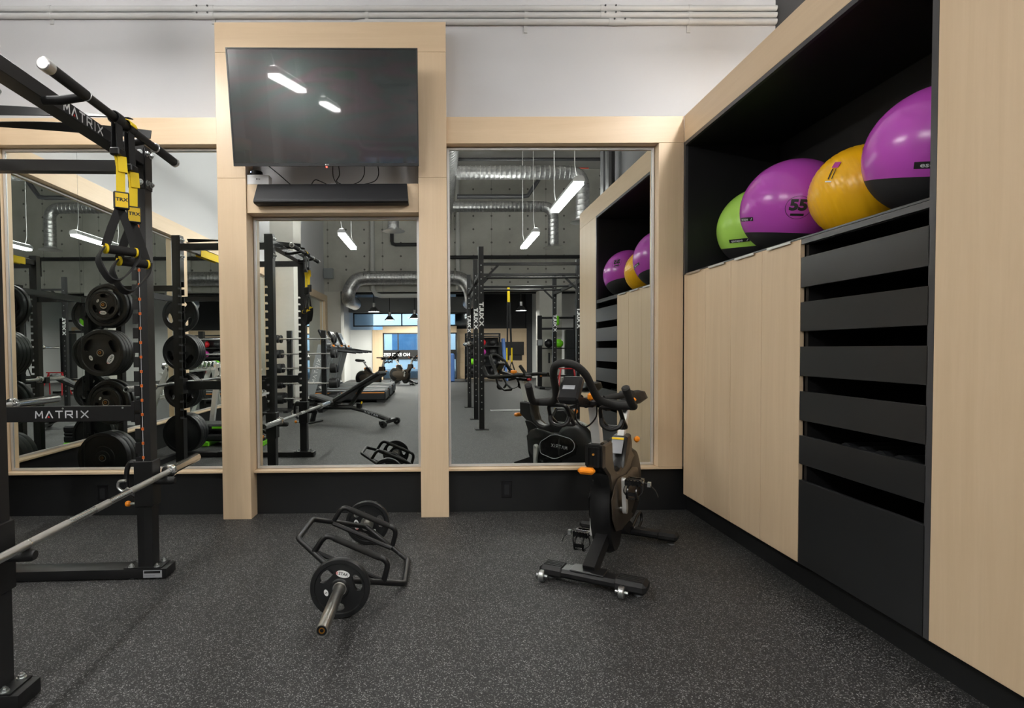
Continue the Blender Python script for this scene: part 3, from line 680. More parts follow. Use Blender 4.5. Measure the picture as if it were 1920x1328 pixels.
# things lying in the drawers
def flat_item(name, c, r, mat, lab, cat, sc_=(1, 1, 1)):
    o = obj(name, MB().ball(c, r, 20, 10, sc_), mat); return tag(o, lab, cat)
flat_item('medicine_ball', (2.10, -1.76, 0.853 + 0.115), 0.115, 'maroon', 'dark red ball lying in the fourth black drawer', 'ball')
for i in range(4):
    o = obj('foam_roller', MB().cyl((1.82 + 0.0 * i, -1.48 - 0.10 * i, 0.708), (2.2, -1.48 - 0.10 * i, 0.708), 0.042, 14), 'dark_plastic'); tag(o, 'dark roller in the fifth black drawer, %s from the maple doors' % ORD[i], 'roller', 'rollers in the drawer')
for i, (y, m) in enumerate(((-1.905, 'green_p'),)):
    o = obj('loop_band', MB().lathe([(0.045, 0), (0.05, 0.0), (0.05, 0.06), (0.045, 0.06)], (1.9, y, 0.668), (0, 0, 1), 20, True), m); tag(o, 'green loop band in the fifth black drawer', 'exercise band')

# ------------------------------------------------ exercise balls on the niche shelf
def rotm(ax, deg): return Matrix.Rotation(math.radians(deg), 3, ax)
def gym_ball(lab, c, r, mat, two, tilt=(0, 0), ribs=False, base=-27, sq=0.985):
    t = thing('exercise_ball', lab, 'exercise ball', (c[0], c[1], c[2] - r * sq))
    C0 = Vector(c); Rm = rotm('X', tilt[0]) @ rotm('Y', tilt[1])
    def pt(u, v, rr=r):      # u = azimuth, v = latitude
        p = Rm @ Vector((math.cos(v) * math.cos(u), math.cos(v) * math.sin(u), math.sin(v)))
        return C0 + Vector((p.x * rr, p.y * rr, p.z * rr * sq))
    def cap(v0, v1, nv, rib=False):
        mb = MB(); n = 48
        vs = []; fs = []
        for j in range(nv + 1):
            v = v0 + (v1 - v0) * j / nv
            rr = r
            if rib and j % 5 == 0: rr = r - 0.0016
            for i in range(n): vs.append(pt(2 * PI * i / n, v, rr))
        for j in range(nv):
            for i in range(n): fs.append((j * n + i, j * n + (i + 1) % n, (j + 1) * n + (i + 1) % n, (j + 1) * n + i))
        return mb.add(vs, fs)
    if two:
        L = math.radians(base)
        obj('upper_shell', cap(L, PI / 2, 24), mat, t, ang=80)
        obj('grip_base', cap(-PI / 2, L, 14), 'ball_black', t, ang=80, label='black textured grip base')
    else:
        obj('shell', cap(-PI / 2, PI / 2, 110 if ribs else 40, ribs), mat, t, ang=80)
    return t, pt
def on_ball(pt, r, u0, v0, mb_fn, roll=0.0):
    """map planar artwork (metres) on the ball around azimuth u0, latitude v0"""
    mb = mb_fn(); out = MB(); ca, sa = math.cos(roll), math.sin(roll)
    vs = []
    for p in mb.v:
        x, y = p[0] * ca - p[1] * sa, p[0] * sa + p[1] * ca
        v = v0 + y / r; u = u0 + x / (r * max(0.2, math.cos(v0))); vs.append(pt(u, v, r + 0.0015 + p[2]))
    return out.add(vs, mb.f)
def fine_rect(w, h, n=10):
    m = MB(); vs = []; fs = []
    for j in range(5):
        for i in range(n + 1): vs.append((-w / 2 + w * i / n, -h / 2 + h * j / 4, 0))
    for j in range(4):
        for i in range(n): fs.append((j * (n + 1) + i, j * (n + 1) + i + 1, (j + 1) * (n + 1) + i + 1, (j + 1) * (n + 1) + i))
    return m.add(vs, fs)
def text2d(s, size, bold=0.0, z=0.0, sx=1.0, dx=0, dy=0):
    m = MB(); vs, fs = text_mesh(s, size, 0.0, bold); return m.add([(v.x * sx + dx, v.y + dy, z) for v in vs], fs)
AZ = math.atan2(-3.9735 + 0.9, 0 - 2.0)    # azimuth towards the camera
ZF = 1.7065
def logo(t, pt, r, u, v, w, roll=0.0, ink='ink_silver'):
    p = obj('brand_patch', on_ball(pt, r, u, v, lambda: fine_rect(w, w * 0.17), roll), 'ink_black', t, ang=80)
    obj('lettering', on_ball(pt, r + 0.001, u, v, lambda: text2d('escape', w * 0.17, 0.0004, 0.0, 1.25, -w * 0.09), roll), ink, p, ang=80)
    obj('lettering', on_ball(pt, r + 0.001, u, v, lambda: MB().add([(w * .36, -w * .05, 0), (w * .39, -w * .05, 0), (w * .45, w * .05, 0), (w * .42, w * .05, 0)], [(0, 1, 2, 3)]), roll), ink, p, ang=80)
def number55(t, pt, r, u, v, R, roll=0.0):
    def ring():
        m = MB(); n = 40; vs = []; fs = []
        for i in range(n):
            a = 2 * PI * i / n; vs += [(R * math.cos(a), R * math.sin(a), 0), ((R - 0.0022) * math.cos(a), (R - 0.0022) * math.sin(a), 0)]
        for i in range(n): j = (i + 1) % n; fs.append((2 * i, 2 * j, 2 * j + 1, 2 * i + 1))
        return m.add(vs, fs)
    p = obj('size_mark', on_ball(pt, r, u, v, ring, roll), 'ink_black', t, ang=80)
    obj('size_number', on_ball(pt, r, u, v, lambda: text2d('55', R * 1.25, 0.004, 0, 1.1, 0, 0.01), roll), 'ink_black', p, ang=80)
    obj('size_number', on_ball(pt, r, u, v, lambda: fine_rect(R * 1.05, 0.012).xf(Matrix.Translation((0, -R * 0.62, 0))), roll), 'ink_black', p, ang=80)
t, pt = gym_ball('lime green exercise ball with black base in the niche corner', (2.10, -0.300, ZF + 0.258), 0.262, 'lime', True, (7, -4))
logo(t, pt, 0.262, math.atan2(-3.67, -2.10) - 0.50, math.radians(-17), 0.135)
t, pt = gym_ball('large purple exercise ball with circled number, between green and yellow balls', (1.985, -0.815, ZF + 0.261), 0.265, 'purple', True, (11, 3), base=-34)
number55(t, pt, 0.265, AZ + 0.13, math.radians(-4), 0.060)
logo(t, pt, 0.265, AZ - 1.0, math.radians(-17), 0.13)
logo(t, pt, 0.265, 2.2, math.radians(8), 0.13, 0.8)
t, pt = gym_ball('ribbed yellow exercise ball between the two purple balls', (2.02, -1.290, ZF + 0.217), 0.220, 'yellow_ball', False, (62, 48), True)
lb = MB()
yu = math.atan2(-2.75, -2.05)
def yl(w, h, dx, dy): 
    return lambda: fine_rect(w, h).xf(Matrix.Translation((dx, dy, 0)))
pc = Vector((2.02, -1.290, ZF + 0.217))
def ypt(u, v, rr=0.220): return pc + Vector((math.cos(v) * math.cos(u), math.cos(v) * math.sin(u), math.sin(v))) * rr
obj('label_patch', on_ball(ypt, 0.2215, yu - 0.55, math.radians(20), yl(0.034, 0.030, 0, 0.03), -0.25), 'pink_p', t, ang=80)
obj('label_patch', on_ball(ypt, 0.2215, yu - 0.55, math.radians(20), yl(0.006, 0.05, -0.006, -0.015), -0.25), 'ink_black', t, ang=80)
obj('label_patch', on_ball(ypt, 0.2215, yu - 0.55, math.radians(20), yl(0.004, 0.05, 0.010, -0.015), -0.25), 'ink_black', t, ang=80)
obj('label_patch', on_ball(ypt, 0.2215, yu - 0.55, math.radians(20), yl(0.03, 0.006, -0.002, -0.05), -0.25), 'ink_white', t, ang=80)
t, pt = gym_ball('purple exercise ball with grey plug against the tall maple panel', (1.985, -1.750, ZF + 0.250), 0.254, 'purple', True, (13, 2))
logo(t, pt, 0.254, math.atan2(-2.24, -1.99) + 0.06, math.radians(-17), 0.15)
number55(t, pt, 0.254, 2.35, math.radians(12), 0.05)
obj('plug', MB().ball(pt(math.atan2(-2.24, -1.99) + 0.42, math.radians(-37)), 0.014, 14, 8, (1, 1, 0.7)), 'grey_plastic', t)

# ================================================================== TELEVISION
TVc = Vector((-0.757, -0.235, 2.775)); ta = math.radians(9.2); tyaw = math.radians(0.6)
RT = Matrix.Rotation(tyaw, 4, 'Z') @ Matrix.Rotation(ta, 4, 'X')     # screen faces -Y, leaning down
def tvx(mb): return mb.xf(Matrix.Translation(TVc) @ RT)
W2, H2 = 0.617, 0.3635
t = thing('television', 'large black flat television tilted down inside the maple portal', 'television', (TVc.x, TVc.y, TVc.z - H2))
obj('back_shell', tvx(MB().cbox(-W2 + 0.02, W2 - 0.02, 0.012, 0.05, -H2 + 0.02, H2 - 0.02, 0.008)), 'plastic_black', t)
bz = MB(); B = 0.0085
for a, b, c, d in ((-W2, W2, H2 - B, H2), (-W2, W2, -H2, -H2 + 0.017), (-W2, -W2 + B, -H2 + 0.017, H2 - B), (W2 - B, W2, -H2 + 0.017, H2 - B)): bz.box(a, b, -0.006, 0.014, c, d)
obj('bezel', tvx(bz), 'dark_plastic', t)
obj('screen', tvx(MB().box(-W2 + B, W2 - B, -0.003, 0.010, -H2 + 0.017, H2 - B)), 'tv_screen', t)
br = MB(); br.cyl((-0.005, -0.0065, -H2 + 0.0085), (-0.005, -0.0075, -H2 + 0.0085), 0.0042, 14); put_text(br, 'LG', 0.011, (0.010, -0.0067, -H2 + 0.0085), (1, 0, 0), (0, 0, 1)); obj('brand_mark', tvx(br), 'ink_white', t)
obj('power_light', tvx(MB().box(-0.006, 0.004, -0.004, 0.006, -H2 - 0.010, -H2 - 0.0005)), 'led_red', t)
ar = MB(); ar.box(-0.32, -0.29, 0.05, 0.09, -0.25, 0.25); ar.box(0.29, 0.32, 0.05, 0.09, -0.25, 0.25); tvx(ar); ar.box(-1.06, -0.44, -0.02, 0.094, 2.70, 2.86)
obj('wall_bracket', ar, 'powder', t)
for k, p in enumerate(([(-0.735, -0.08, 2.47), (-0.74, -0.05, 2.39), (-0.72, -0.03, 2.345), (-0.70, -0.02, 2.340)], [(-0.70, -0.08, 2.47), (-0.695, -0.05, 2.40), (-0.72, -0.03, 2.36), (-0.69, -0.02, 2.341)],
                       [(-0.52, -0.08, 2.47), (-0.525, -0.05, 2.40), (-0.56, -0.02, 2.36), (-0.62, 0.0, 2.342)], [(-0.43, -0.08, 2.47), (-0.425, -0.05, 2.40), (-0.46, -0.02, 2.36), (-0.55, 0.0, 2.342)],
                       [(-1.20, -0.07, 2.47), (-1.13, 0.02, 2.42), (-1.06, 0.05, 2.36), (-1.02, 0.06, 2.342)], [(-0.90, -0.01, 2.342), (-0.87, -0.02, 2.372), (-0.82, -0.02, 2.355), (-0.79, -0.01, 2.342)])):
    o = obj('cable', MB().tube(spline(p, 5), 0.0035, 6), 'plastic_black'); tag(o, ['thin black cable nearest the red power light, hanging to the soundbar', 'thin black cable crossing the one by the red power light', 'looped thin black cable right of the crossed pair under the television', 'thin black cable hanging farthest from the white carton', 'thin black cable running slantwise beside the white carton', 'short black cable loop lying behind the soundbar'][k], 'cable', 'cables under the television')
# soundbar
t = thing('soundbar', 'long black soundbar on the maple shelf under the television', 'soundbar', (-0.742, -0.10, 2.19))
pr = [(-0.049, 2.326), (-0.075, 2.328), (-0.140, 2.208), (-0.143, 2.190), (-0.125, 2.182), (-0.049, 2.182)]
sb = MB(); a = [(-1.256, y, z) for y, z in pr]; b = [(-0.228, y, z) for y, z in pr]
a = [(x - 0.010 * (2.33 - z) / 0.15, y, z) for x, y, z in a]; b = [(x + 0.012 * (2.33 - z) / 0.15, y, z) for x, y, z in b]
n = len(pr); sb.add(a + b, [tuple(range(n)), tuple(range(2 * n - 1, n - 1, -1))] + [(i, (i + 1) % n, n + (i + 1) % n, n + i) for i in range(n)])
obj('cabinet', sb, 'bar_cloth', t, bevel=0.004)
obj('brand_mark', MB().box(-0.765, -0.725, -0.0775, -0.0745, 2.3262, 2.3290), 'label_grey', t)
# streaming-box carton with a small puck on it
t = thing('carton', 'small white carton standing on the shelf beside the soundbar', 'box', (-1.262, -0.01, 2.336))
obj('box', MB().cbox(-1.337, -1.187, -0.045, 0.03, 2.3355, 2.402, 0.002), 'carton', t)
tx = MB(); put_text(tx, 'tv', 0.017, (-1.252, -0.0455, 2.372), (1, 0, 0), (0, 0, 1), bold=0.0004); tx.ball((-1.268, -0.0455, 2.372), 0.0052, 10, 6, (1, 0.1, 1)); obj('print', tx, 'ink_black', t)
t = thing('speaker_puck', 'small round black speaker on top of the white carton', 'speaker', (-1.285, -0.005, 2.4025))
obj('body', MB().lathe([(0.0, 0), (0.040, 0.0), (0.043, 0.004), (0.043, 0.028), (0.040, 0.032), (0.0, 0.032)], (-1.285, -0.002, 2.4027), (0, 0, 1), 28), 'plastic_black', t)
obj('light_ring', MB().ball((-1.312, -0.036, 2.424), 0.004, 8, 6), 'led_blue', t)
# black outlets in the plinth
for x, lab in ((0.468, 'black power outlet in the plinth left of the exercise bike'), (-2.45, 'black power outlet in the plinth behind the power rack')):
    t = thing('power_outlet', lab, 'outlet', (x, 0.066, 0.10))
    obj('cover_plate', MB().cbox(x - 0.037, x + 0.037, 0.060, 0.0668, 0.103, 0.218, 0.002), 'plastic_black', t)
    obj('socket_face', MB().cbox(x - 0.017, x + 0.017, 0.0575, 0.0605, 0.125, 0.196, 0.001), 'dark_plastic', t)
    obj('cover_lip', MB().box(x - 0.040, x + 0.040, 0.050, 0.0668, 0.2185, 0.2225), 'plastic_black', t)

# ================================================================== POWER RACK
RX, RY, RPHI = -1.550, -1.030, math.radians(2.0)
S = 0.0365                       # half width of an upright
RD, RS, RW = -0.855, -1.40, -1.07  # rear uprights, storage posts (local x), near side (local y)
RH = 2.24
rack = thing('power_rack', 'tall black steel power rack with pull-up bar, toothed uprights and plate storage', 'power rack', (RX, RY, 0), RPHI)
RM = Matrix.Translation((RX, RY, 0)) @ Matrix.Rotation(RPHI, 4, 'Z')
def rw(p): return RM @ Vector(p)
def rob(name, mb, mat, par=None, **k): return obj(name, mb, mat, par or rack, world=False, **k)
def upright(x, y, face, teeth=True):
    """face=+1: teeth on the -x side (front pair), -1: teeth on +x side"""
    m = MB()
    x0, x1 = (x - 0.004, x + S) if face > 0 else (x - S, x + 0.004)
    m.box(x0, x1, y - S, y + S, 0.060, RH)
    u = rob('upright', m, 'powder2')
    tm = MB(); a, b = (x - S - 0.003, x - 0.004) if face > 0 else (x + 0.004, x + S + 0.003)
    tm.box(a, b, y - S, y + S, 0.060, 0.56)
    z = 0.56
    back = (b - 0.009, b) if face > 0 else (a, a + 0.009)
    tm.box(back[0], back[1], y - S, y + S, 0.56, 1.82)
    while z < 1.80:
        for yy in (y - S, y + S - 0.010): tm.box(a, b, yy, yy + 0.010, z + 0.020, z + 0.0745)
        z += 0.0745
    tm.box(a, b, y - S, y + S, 1.82, RH)
    rob('hook_rail', tm, 'powder', u, label='saw-toothed hook rail')
    return u
UP = {}
for nm, x, y, f in (('ff', 0, 0, 1), ('fn', 0, RW, 1), ('rf', RD, 0, -1), ('rn', RD, RW, -1)): UP[nm] = upright(x, y, f)
# printed hole numbers and line on the camera faces of the front uprights
for nm, y in (('ff', 0), ('fn', RW)):
    ln = MB().box(-0.0015, 0.0005, y - S - 0.0012, y - S, 0.615, 1.9); rob('scale_line', ln, 'ink_silver', UP[nm])
    tx = MB()
    for k in range(17):
        z = 0.633 + 0.0745 * k
        tx.box(-0.0065, 0.0055, y - S - 0.0018, y - S - 0.0002, z - 0.007, z + 0.007)
    rob('number_patch', tx, 'orange_ink', UP[nm])
    tx = MB()
    for k in range(15): put_text(tx, str(15 - k), 0.011, (-0.0005, y - S - 0.0022, 0.633 + 0.0745 * k), (1, 0, 0), (0, 0, 1))
    rob('hole_number', tx, 'ink_black', UP[nm])
# feet, base plates, bolts
bolt_me = None
def bolt(p, d, par, r=0.011):
    global bolt_me
    if bolt_me is None:
        m = MB(); m.cyl((0, 0, 0), (0, 0, 0.003), 0.0155, 18); m.cyl((0, 0, 0.003), (0, 0, 0.012), 0.0115, 6); m.cyl((0, 0, 0.012), (0, 0, 0.018), 0.0065, 10, 0.005)
        o = rob('bolt', m, 'zinc', par); bolt_me = o.data
    else:
        o = bpy.data.objects.new('bolt', bolt_me); COL.objects.link(o); o.parent = par
    o.location = p; o.rotation_euler = Vector((0, 0, 1)).rotation_difference(Vector(d)).to_euler()
    return o
for y in (0, RW):
    m = MB().prism([(0.112, y - 0.056, 0.006), (0.112, y - 0.056, 0.055), (-1.42, y - 0.056, 0.055), (-1.42, y - 0.056, 0.006)], (0, 0.112, 0))
    ft = rob('foot', m, 'powder', bevel=0.003)
    for x in (0.06, -0.07, -1.30): rob('glide', MB().cyl((x, y - 0.03, 0), (x, y - 0.03, 0.008), 0.014, 12), 'zinc', ft)
    for x in (0, RD):
        bp = rob('base_plate', MB().box(x - 0.105, x + 0.085, y - 0.054, y + 0.054, 0.0555, 0.0615), 'powder', ft)
        for dx in (-0.072, 0.058):
            for dy in (-0.040, 0.040): bolt((x + dx, y + dy, 0.0615), (0, 0, 1), ft)
    rob('storage_post', MB().box(RS - 0.025, RS + 0.025, y - 0.03, y + 0.03, 0.0555, 1.80), 'powder2')
    rob('storage_arm', MB().beam((RS, y, 1.76), (RD - S, y, 1.76), 0.05, 0.05), 'powder')
    rob('top_side_beam', MB().box(RD + S, -S - 0.003, y - 0.026, y + 0.026, 2.108, 2.165), 'powder')
    sb = rob('side_brace', MB().cbox(RD + S + 0.002, -S - 0.012, y - 0.036, y - 0.016, 0.824, 0.904, 0.002), 'powder')
    bk = MB(); bk.box(-S - 0.02, -S - 0.004, y - 0.040, y + 0.02, 0.818, 0.926); rob('brace_bracket', bk, 'powder', sb)
    tx = MB(); put_word(tx, 'MATRIX', 0.034, (-0.405, y - 0.0368, 0.862), (1, 0, 0), (0, 0, 1), 0.262, 0.17); rob('lettering', tx, 'ink_silver', sb)
    tri = MB().add([(-0.405 - 0.072, y - 0.0369, 0.846), (-0.405 - 0.060, y - 0.0369, 0.846), (-0.405 - 0.066, y - 0.0369, 0.856)], [(0, 1, 2)]); rob('red_mark', tri, 'ink_red', sb)
    for x in (-0.10, -0.40): rob('rivet', MB().cyl((x, y - 0.037, 0.893), (x, y - 0.0355, 0.893), 0.005, 10), 'zinc', sb)
    # gusset plates with bolts at the top corners
    for x in (0, RD):
        gp = rob('gusset_plate', MB().box(x - S - 0.006, x + S - 0.001, y - S - 0.006, y - S, 2.02, 2.225), 'powder')
        for dz in (2.05, 2.20):
            for dx in (-0.020, 0.018): bolt((x + dx, y - S - 0.006, dz), (0, -1, 0), gp)
        gp = rob('gusset_plate', MB().box(x + S, x + S + 0.005, y - S, y + S, 2.02, 2.225), 'powder')
        for dz in (2.05, 2.20):
            for dy in (-0.02, 0.02): bolt((x + S + 0.005, y + dy, dz), (1, 0, 0), gp)
lb = rob('maker_label', MB().box(-0.005, 0.09, -0.0575, -0.0562, 0.010, 0.048), 'label_grey', label='small silver maker label')
rob('print_block', MB().box(0.0, 0.082, -0.0583, -0.0573, 0.033, 0.045), 'ink_black', lb)
rob('print_line', MB().box(0.0, 0.055, -0.0583, -0.0573, 0.019, 0.0205), 'ink_black', lb)
tb = rob('top_cross_beam', MB().cbox(-S, S, RW + S, -S, 2.136, 2.190, 0.002), 'powder2')
tx = MB(); put_word(tx, 'MATRIX', 0.036, (S + 0.0006, -0.545, 2.163), (0, 1, 0), (0, 0, 1), 0.27, 0.19); rob('lettering', tx, 'ink_white', tb)
yA = -0.545 - 0.068
rob('red_mark', MB().add([(S + 0.0009, yA - 0.007, 2.146), (S + 0.0009, yA + 0.007, 2.146), (S + 0.0009, yA, 2.157)], [(0, 1, 2)]), 'ink_red', tb)
rob('top_cross_beam', MB().cbox(RD - 0.025, RD + 0.025, RW + S, -S, 2.136, 2.190, 0.002), 'powder2')
rob('rear_floor_beam', MB().box(RS - 0.03, RS + 0.03, RW + 0.056, -0.056, 0.006, 0.055), 'powder')
rob('storage_beam', MB().box(RS - 0.02, RS + 0.02, RW + 0.03, -0.03, 1.72, 1.78), 'powder')
# pull-up bar
PBx, PBz = 0.190, 2.150
pb = rob('pull_up_bar', MB().cyl((PBx, -0.03, PBz), (PBx, -1.02, PBz), 0.0165, 20), 'powder2')
for a, b in ((-0.05, -0.245), (-0.80, -1.0)):
    rob('grip_sleeve', MB().cyl((PBx, a, PBz), (PBx, b, PBz), 0.0205, 20), 'grip_foam', pb)
for a, b in ((-0.030, -0.052), (-0.243, -0.250), (-0.795, -0.802), (-0.998, -1.040)): rob('end_ring', MB().lathe([(0.0, 0), (0.019, 0), (0.0225, 0.003), (0.0225, abs(b - a) - 0.003), (0.019, abs(b - a)), (0, abs(b - a))], (PBx, a, PBz), (0, -1, 0), 20), 'alu', pb, label='silver end ring')
for y in (-0.35, -0.80): rob('stand_off', MB().tube([(S, y, 2.128), (0.10, y, 2.130), (PBx, y, 2.146)], 0.0165, 14), 'powder2', pb)
# bar catches: sliding carriage with rubber peg, hook and orange pull knob
def carriage(y, z0=0.377, z1=0.614):
    c = rob('bar_catch', MB().cbox(-S - 0.011, S + 0.011, y - S - 0.010, y + S + 0.010, z0, z1, 0.003), 'powder')
    rob('peg', MB().tube([(S + 0.005, y - 0.002, 0.503), (S + 0.03, y - 0.002, 0.503), (S + 0.095, y - 0.002, 0.503), (S + 0.108, y - 0.002, 0.503)], [0.019, 0.0215, 0.0215, 0.015], 18), 'rubber', c, label='black rubber peg')
    hk = MB().tube(spline([(-0.05, y, 0.60), (-0.085, y, 0.60), (-0.105, y, 0.55), (-0.10, y, 0.46), (-0.06, y, 0.42)], 5), 0.013, 10)
    rob('side_arm', hk, 'powder', c)
    h2 = MB().tube(spline([(-0.10, y - 0.02, 0.51), (-0.135, y - 0.02, 0.505), (-0.14, y - 0.02, 0.475), (-0.115, y - 0.02, 0.455), (-0.09, y - 0.02, 0.47)], 5), 0.008, 8); rob('hook', h2, 'zinc', c)
    rob('knob_stem', MB().cyl((-S - 0.01, y - 0.01, 0.386), (-0.085, y - 0.01, 0.386), 0.007, 10), 'zinc', c)
    rob('pull_knob', MB().ball((-0.097, y - 0.01, 0.386), 0.0155, 18, 10), 'orange', c, label='round orange pull knob')
carriage(0); carriage(RW)
# J-cups holding the second bar on the rear uprights
BZ2 = 0.882
for y in (0, RW):
    j = rob('j_cup', MB().box(RD + 0.004, RD + S + 0.012, y - S - 0.008, y + S + 0.008, BZ2 - 0.09, BZ2 + 0.05), 'powder')
    rob('cradle', MB().box(RD - 0.09, RD - S, y - 0.035, y + 0.035, BZ2 - 0.045, BZ2 - 0.0155), 'rubber', j)
    rob('lip', MB().box(RD - 0.105, RD - 0.09, y - 0.035, y + 0.035, BZ2 - 0.045, BZ2 + 0.02), 'powder', j)
# storage pegs
PEG = [1.595, 1.175, 0.735, 0.255]
# ------------------------------------------------ plates
def plate_mesh(R, th, holes=True, a0=27, rot=90):
    m = MB(); n = 90
    hubr = 0.0262; mid = 0.62 * R; hw = 0.145 * R
    rings = [(hubr, th * .5), (0.20 * R + 0.012, th * .5), (0.24 * R + 0.012, th * .36), ('i', th * .34), ('o', th * .34), (0.82 * R, th * .36), (0.85 * R, th * .5), (0.975 * R, th * .5), (R, th * .38)]
    vs = []; hole = []
    for i in range(n):
        a = 360.0 * i / n; best = min(abs((a - rot - k * 120 + 180) % 360 - 180) for k in range(3))
        q = max(0.0, 1 - (best / a0) ** 2) ** 0.38 if best < a0 else 0.0
        hole.append(q > 0 and holes)
        ri, ro = mid - hw * max(q, .3), mid + hw * max(q, .3)
        for r, h in rings:
            r = ri if r == 'i' else ro if r == 'o' else r
            c, s = math.cos(math.radians(a)), math.sin(math.radians(a))
            vs.append((r * c, h, r * s)); vs.append((r * c, -h, r * s))
    K = len(rings) * 2; fs = []
    def ix(i, k, b): return (i % n) * K + k * 2 + b
    for i in range(n):
        hc = hole[i] and hole[(i + 1) % n]
        for k in range(len(rings) - 1):
            if hc and k == 3: continue
            for b in (0, 1): fs.append((ix(i, k, b), ix(i + 1, k, b), ix(i + 1, k + 1, b), ix(i, k + 1, b)))
        fs.append((ix(i, 8, 0), ix(i + 1, 8, 0), ix(i + 1, 8, 1), ix(i, 8, 1)))
        fs.append((ix(i, 0, 0), ix(i + 1, 0, 0), ix(i + 1, 0, 1), ix(i, 0, 1)))
        if hc:
            for k in (3, 4): fs.append((ix(i, k, 0), ix(i + 1, k, 0), ix(i + 1, k, 1), ix(i, k, 1)))
        if hc != (hole[i - 1] and hole[i]): fs.append((ix(i, 3, 0), ix(i, 4, 0), ix(i, 4, 1), ix(i, 3, 1)))
    m.add(vs, fs)
    for k in range(3):    # raised dashes on the rim between the grips
        a = math.radians(rot + 60 + 120 * k); c, s = math.cos(a), math.sin(a)
        for sg in (1, -1):
            p = [(0.84 * R, -0.02 * R), (0.97 * R, -0.02 * R), (0.97 * R, 0.02 * R), (0.84 * R, 0.02 * R)]
            m.prism([(x * c - y * s, sg * th * .42, x * s + y * c) for x, y in p], (0, sg * th * 0.11, 0))
    return m
def bumper_mesh(R, th):
    pr = [(0.0262, -th / 2), (0.06, -th / 2), (0.065, -th * .42), (0.45 * R, -th * .42), (0.47 * R, -th * .36), (0.86 * R, -th * .36), (0.88 * R, -th / 2), (0.985 * R, -th / 2), (R, -th * .4),
          (R, th * .4), (0.985 * R, th / 2), (0.88 * R, th / 2), (0.86 * R, th * .36), (0.47 * R, th * .36), (0.45 * R, th * .42), (0.065, th * .42), (0.06, th / 2), (0.0262, th / 2)]
    return MB().lathe(pr, (0, 0, 0), (0, 1, 0), 64, True)
_pc = {}
def oval(a, b, y, cx, cz, rot, n=28):
    m = MB(); vs = []
    for i in range(n):
        t = 2 * PI * i / n; x, z = a * math.cos(t), b * math.sin(t); vs.append((cx + x * math.cos(rot) - z * math.sin(rot), y, cz + x * math.sin(rot) + z * math.cos(rot)))
    return m.add(vs, [tuple(range(n))])
def weight_plate(lab, loc, R, th, kind='grip', rz=0.0, roll=0.0, num='35', group=None, rx=0.0, badges=True):
    """axis along local +Y; the badge side is +Y (rz=pi turns it round); the roll is built into the part rotation"""
    t = thing('weight_plate', lab, 'weight plate', loc, rz, group)
    k = (round(R, 4), th, kind)
    if k not in _pc:
        o = obj('disc', plate_mesh(R, th) if kind == 'grip' else bumper_mesh(R, th), 'plate_rubber', t, world=False, ang=40); _pc[k] = o.data
    else:
        o = bpy.data.objects.new('disc', _pc[k]); COL.objects.link(o); o.parent = t
    o.rotation_euler = (0, roll, 0)
    h = obj('hub_ring', MB().lathe([(0.0255, -th * .51), (0.031, -th * .51), (0.031, th * .51), (0.0255, th * .51)], (0, 0, 0), (0, 1, 0), 24, True), 'worn_steel', t, world=False)
    if kind == 'grip' and badges:
        y = th * .365 + 0.001
        for sg in (1,):
            ctr = V(0, 0, 0.50 * R)
            b = obj('badge', oval(0.235 * R, 0.12 * R, y, 0, 0.50 * R, 0), 'ink_white', t, world=False, label='white oval maker badge'); b.rotation_euler = (0, roll + math.radians(60), 0)
            tx = MB(); put_text(tx, 'STAK', 0.135 * R, (-0.02 * R, y + 0.0006, 0.50 * R), (-1, 0, 0), (0, 0, 1), bold=0.0004); obj('lettering', tx, 'ink_black', b, world=False)
            tx = MB()
            for q in (0.0, 0.035):
                arc = [V((0.180 - q) * R + 0.045 * R * math.cos(a), y + 0.0006, 0.50 * R + 0.055 * R * math.sin(a)) for a in [math.radians(d) for d in range(-60, 61, 20)]]
                tx.ribbon(arc, (0, 1, 0), 0.0004, 0.0022)
            obj('red_mark', tx, 'ink_red', b, world=False)
            b = obj('badge', oval(0.115 * R, 0.07 * R, y, 0, 0.47 * R, 0), 'ink_white', t, world=False, label='white oval weight badge'); b.rotation_euler = (0, roll + PI, 0)
            tx = MB(); put_text(tx, num, 0.10 * R, (0, y + 0.0006, 0.47 * R), (-1, 0, 0), (0, 0, 1), bold=0.0004); obj('lettering', tx, 'ink_black', b, world=False)
    return t
def storage_peg(side, z, y0, L):
    pg = rob('storage_peg', MB().cyl((RS, y0 - side * 0.10, z), (RS, y0 + side * L, z), 0.0235, 16), 'powder')
    rob('peg_cap', MB().lathe([(0.008, 0.0), (0.008, 0.003), (0.0125, 0.003), (0.0125, 0.0)], (RS, y0 + side * L, z), (0, side, 0), 16, True), 'brass', pg)
def stack(side, z, items, y0, labs, grp):
    """items from the post outward: (R, th, kind, num)"""
    storage_peg(side, z, y0, sum(q[1] + 0.002 for q in items) + 0.004)
    y = y0
    for i, ((R, th, kind, num), lab) in enumerate(zip(items, labs)):
        yc = y + side * (th / 2 + 0.001); y += side * (th + 0.002)
        p = rw((RS, yc, z)); p.z = z - 0.0025
        last = i == len(items) - 1
        weight_plate(lab, p, R, th, kind, RPHI + (0 if side > 0 else PI), [0.3, 2.2, 1.1, 4.0][(i + int(z * 10)) % 4], num, grp, badges=last and side > 0)
lv = ['top', 'second', 'third', 'bottom']
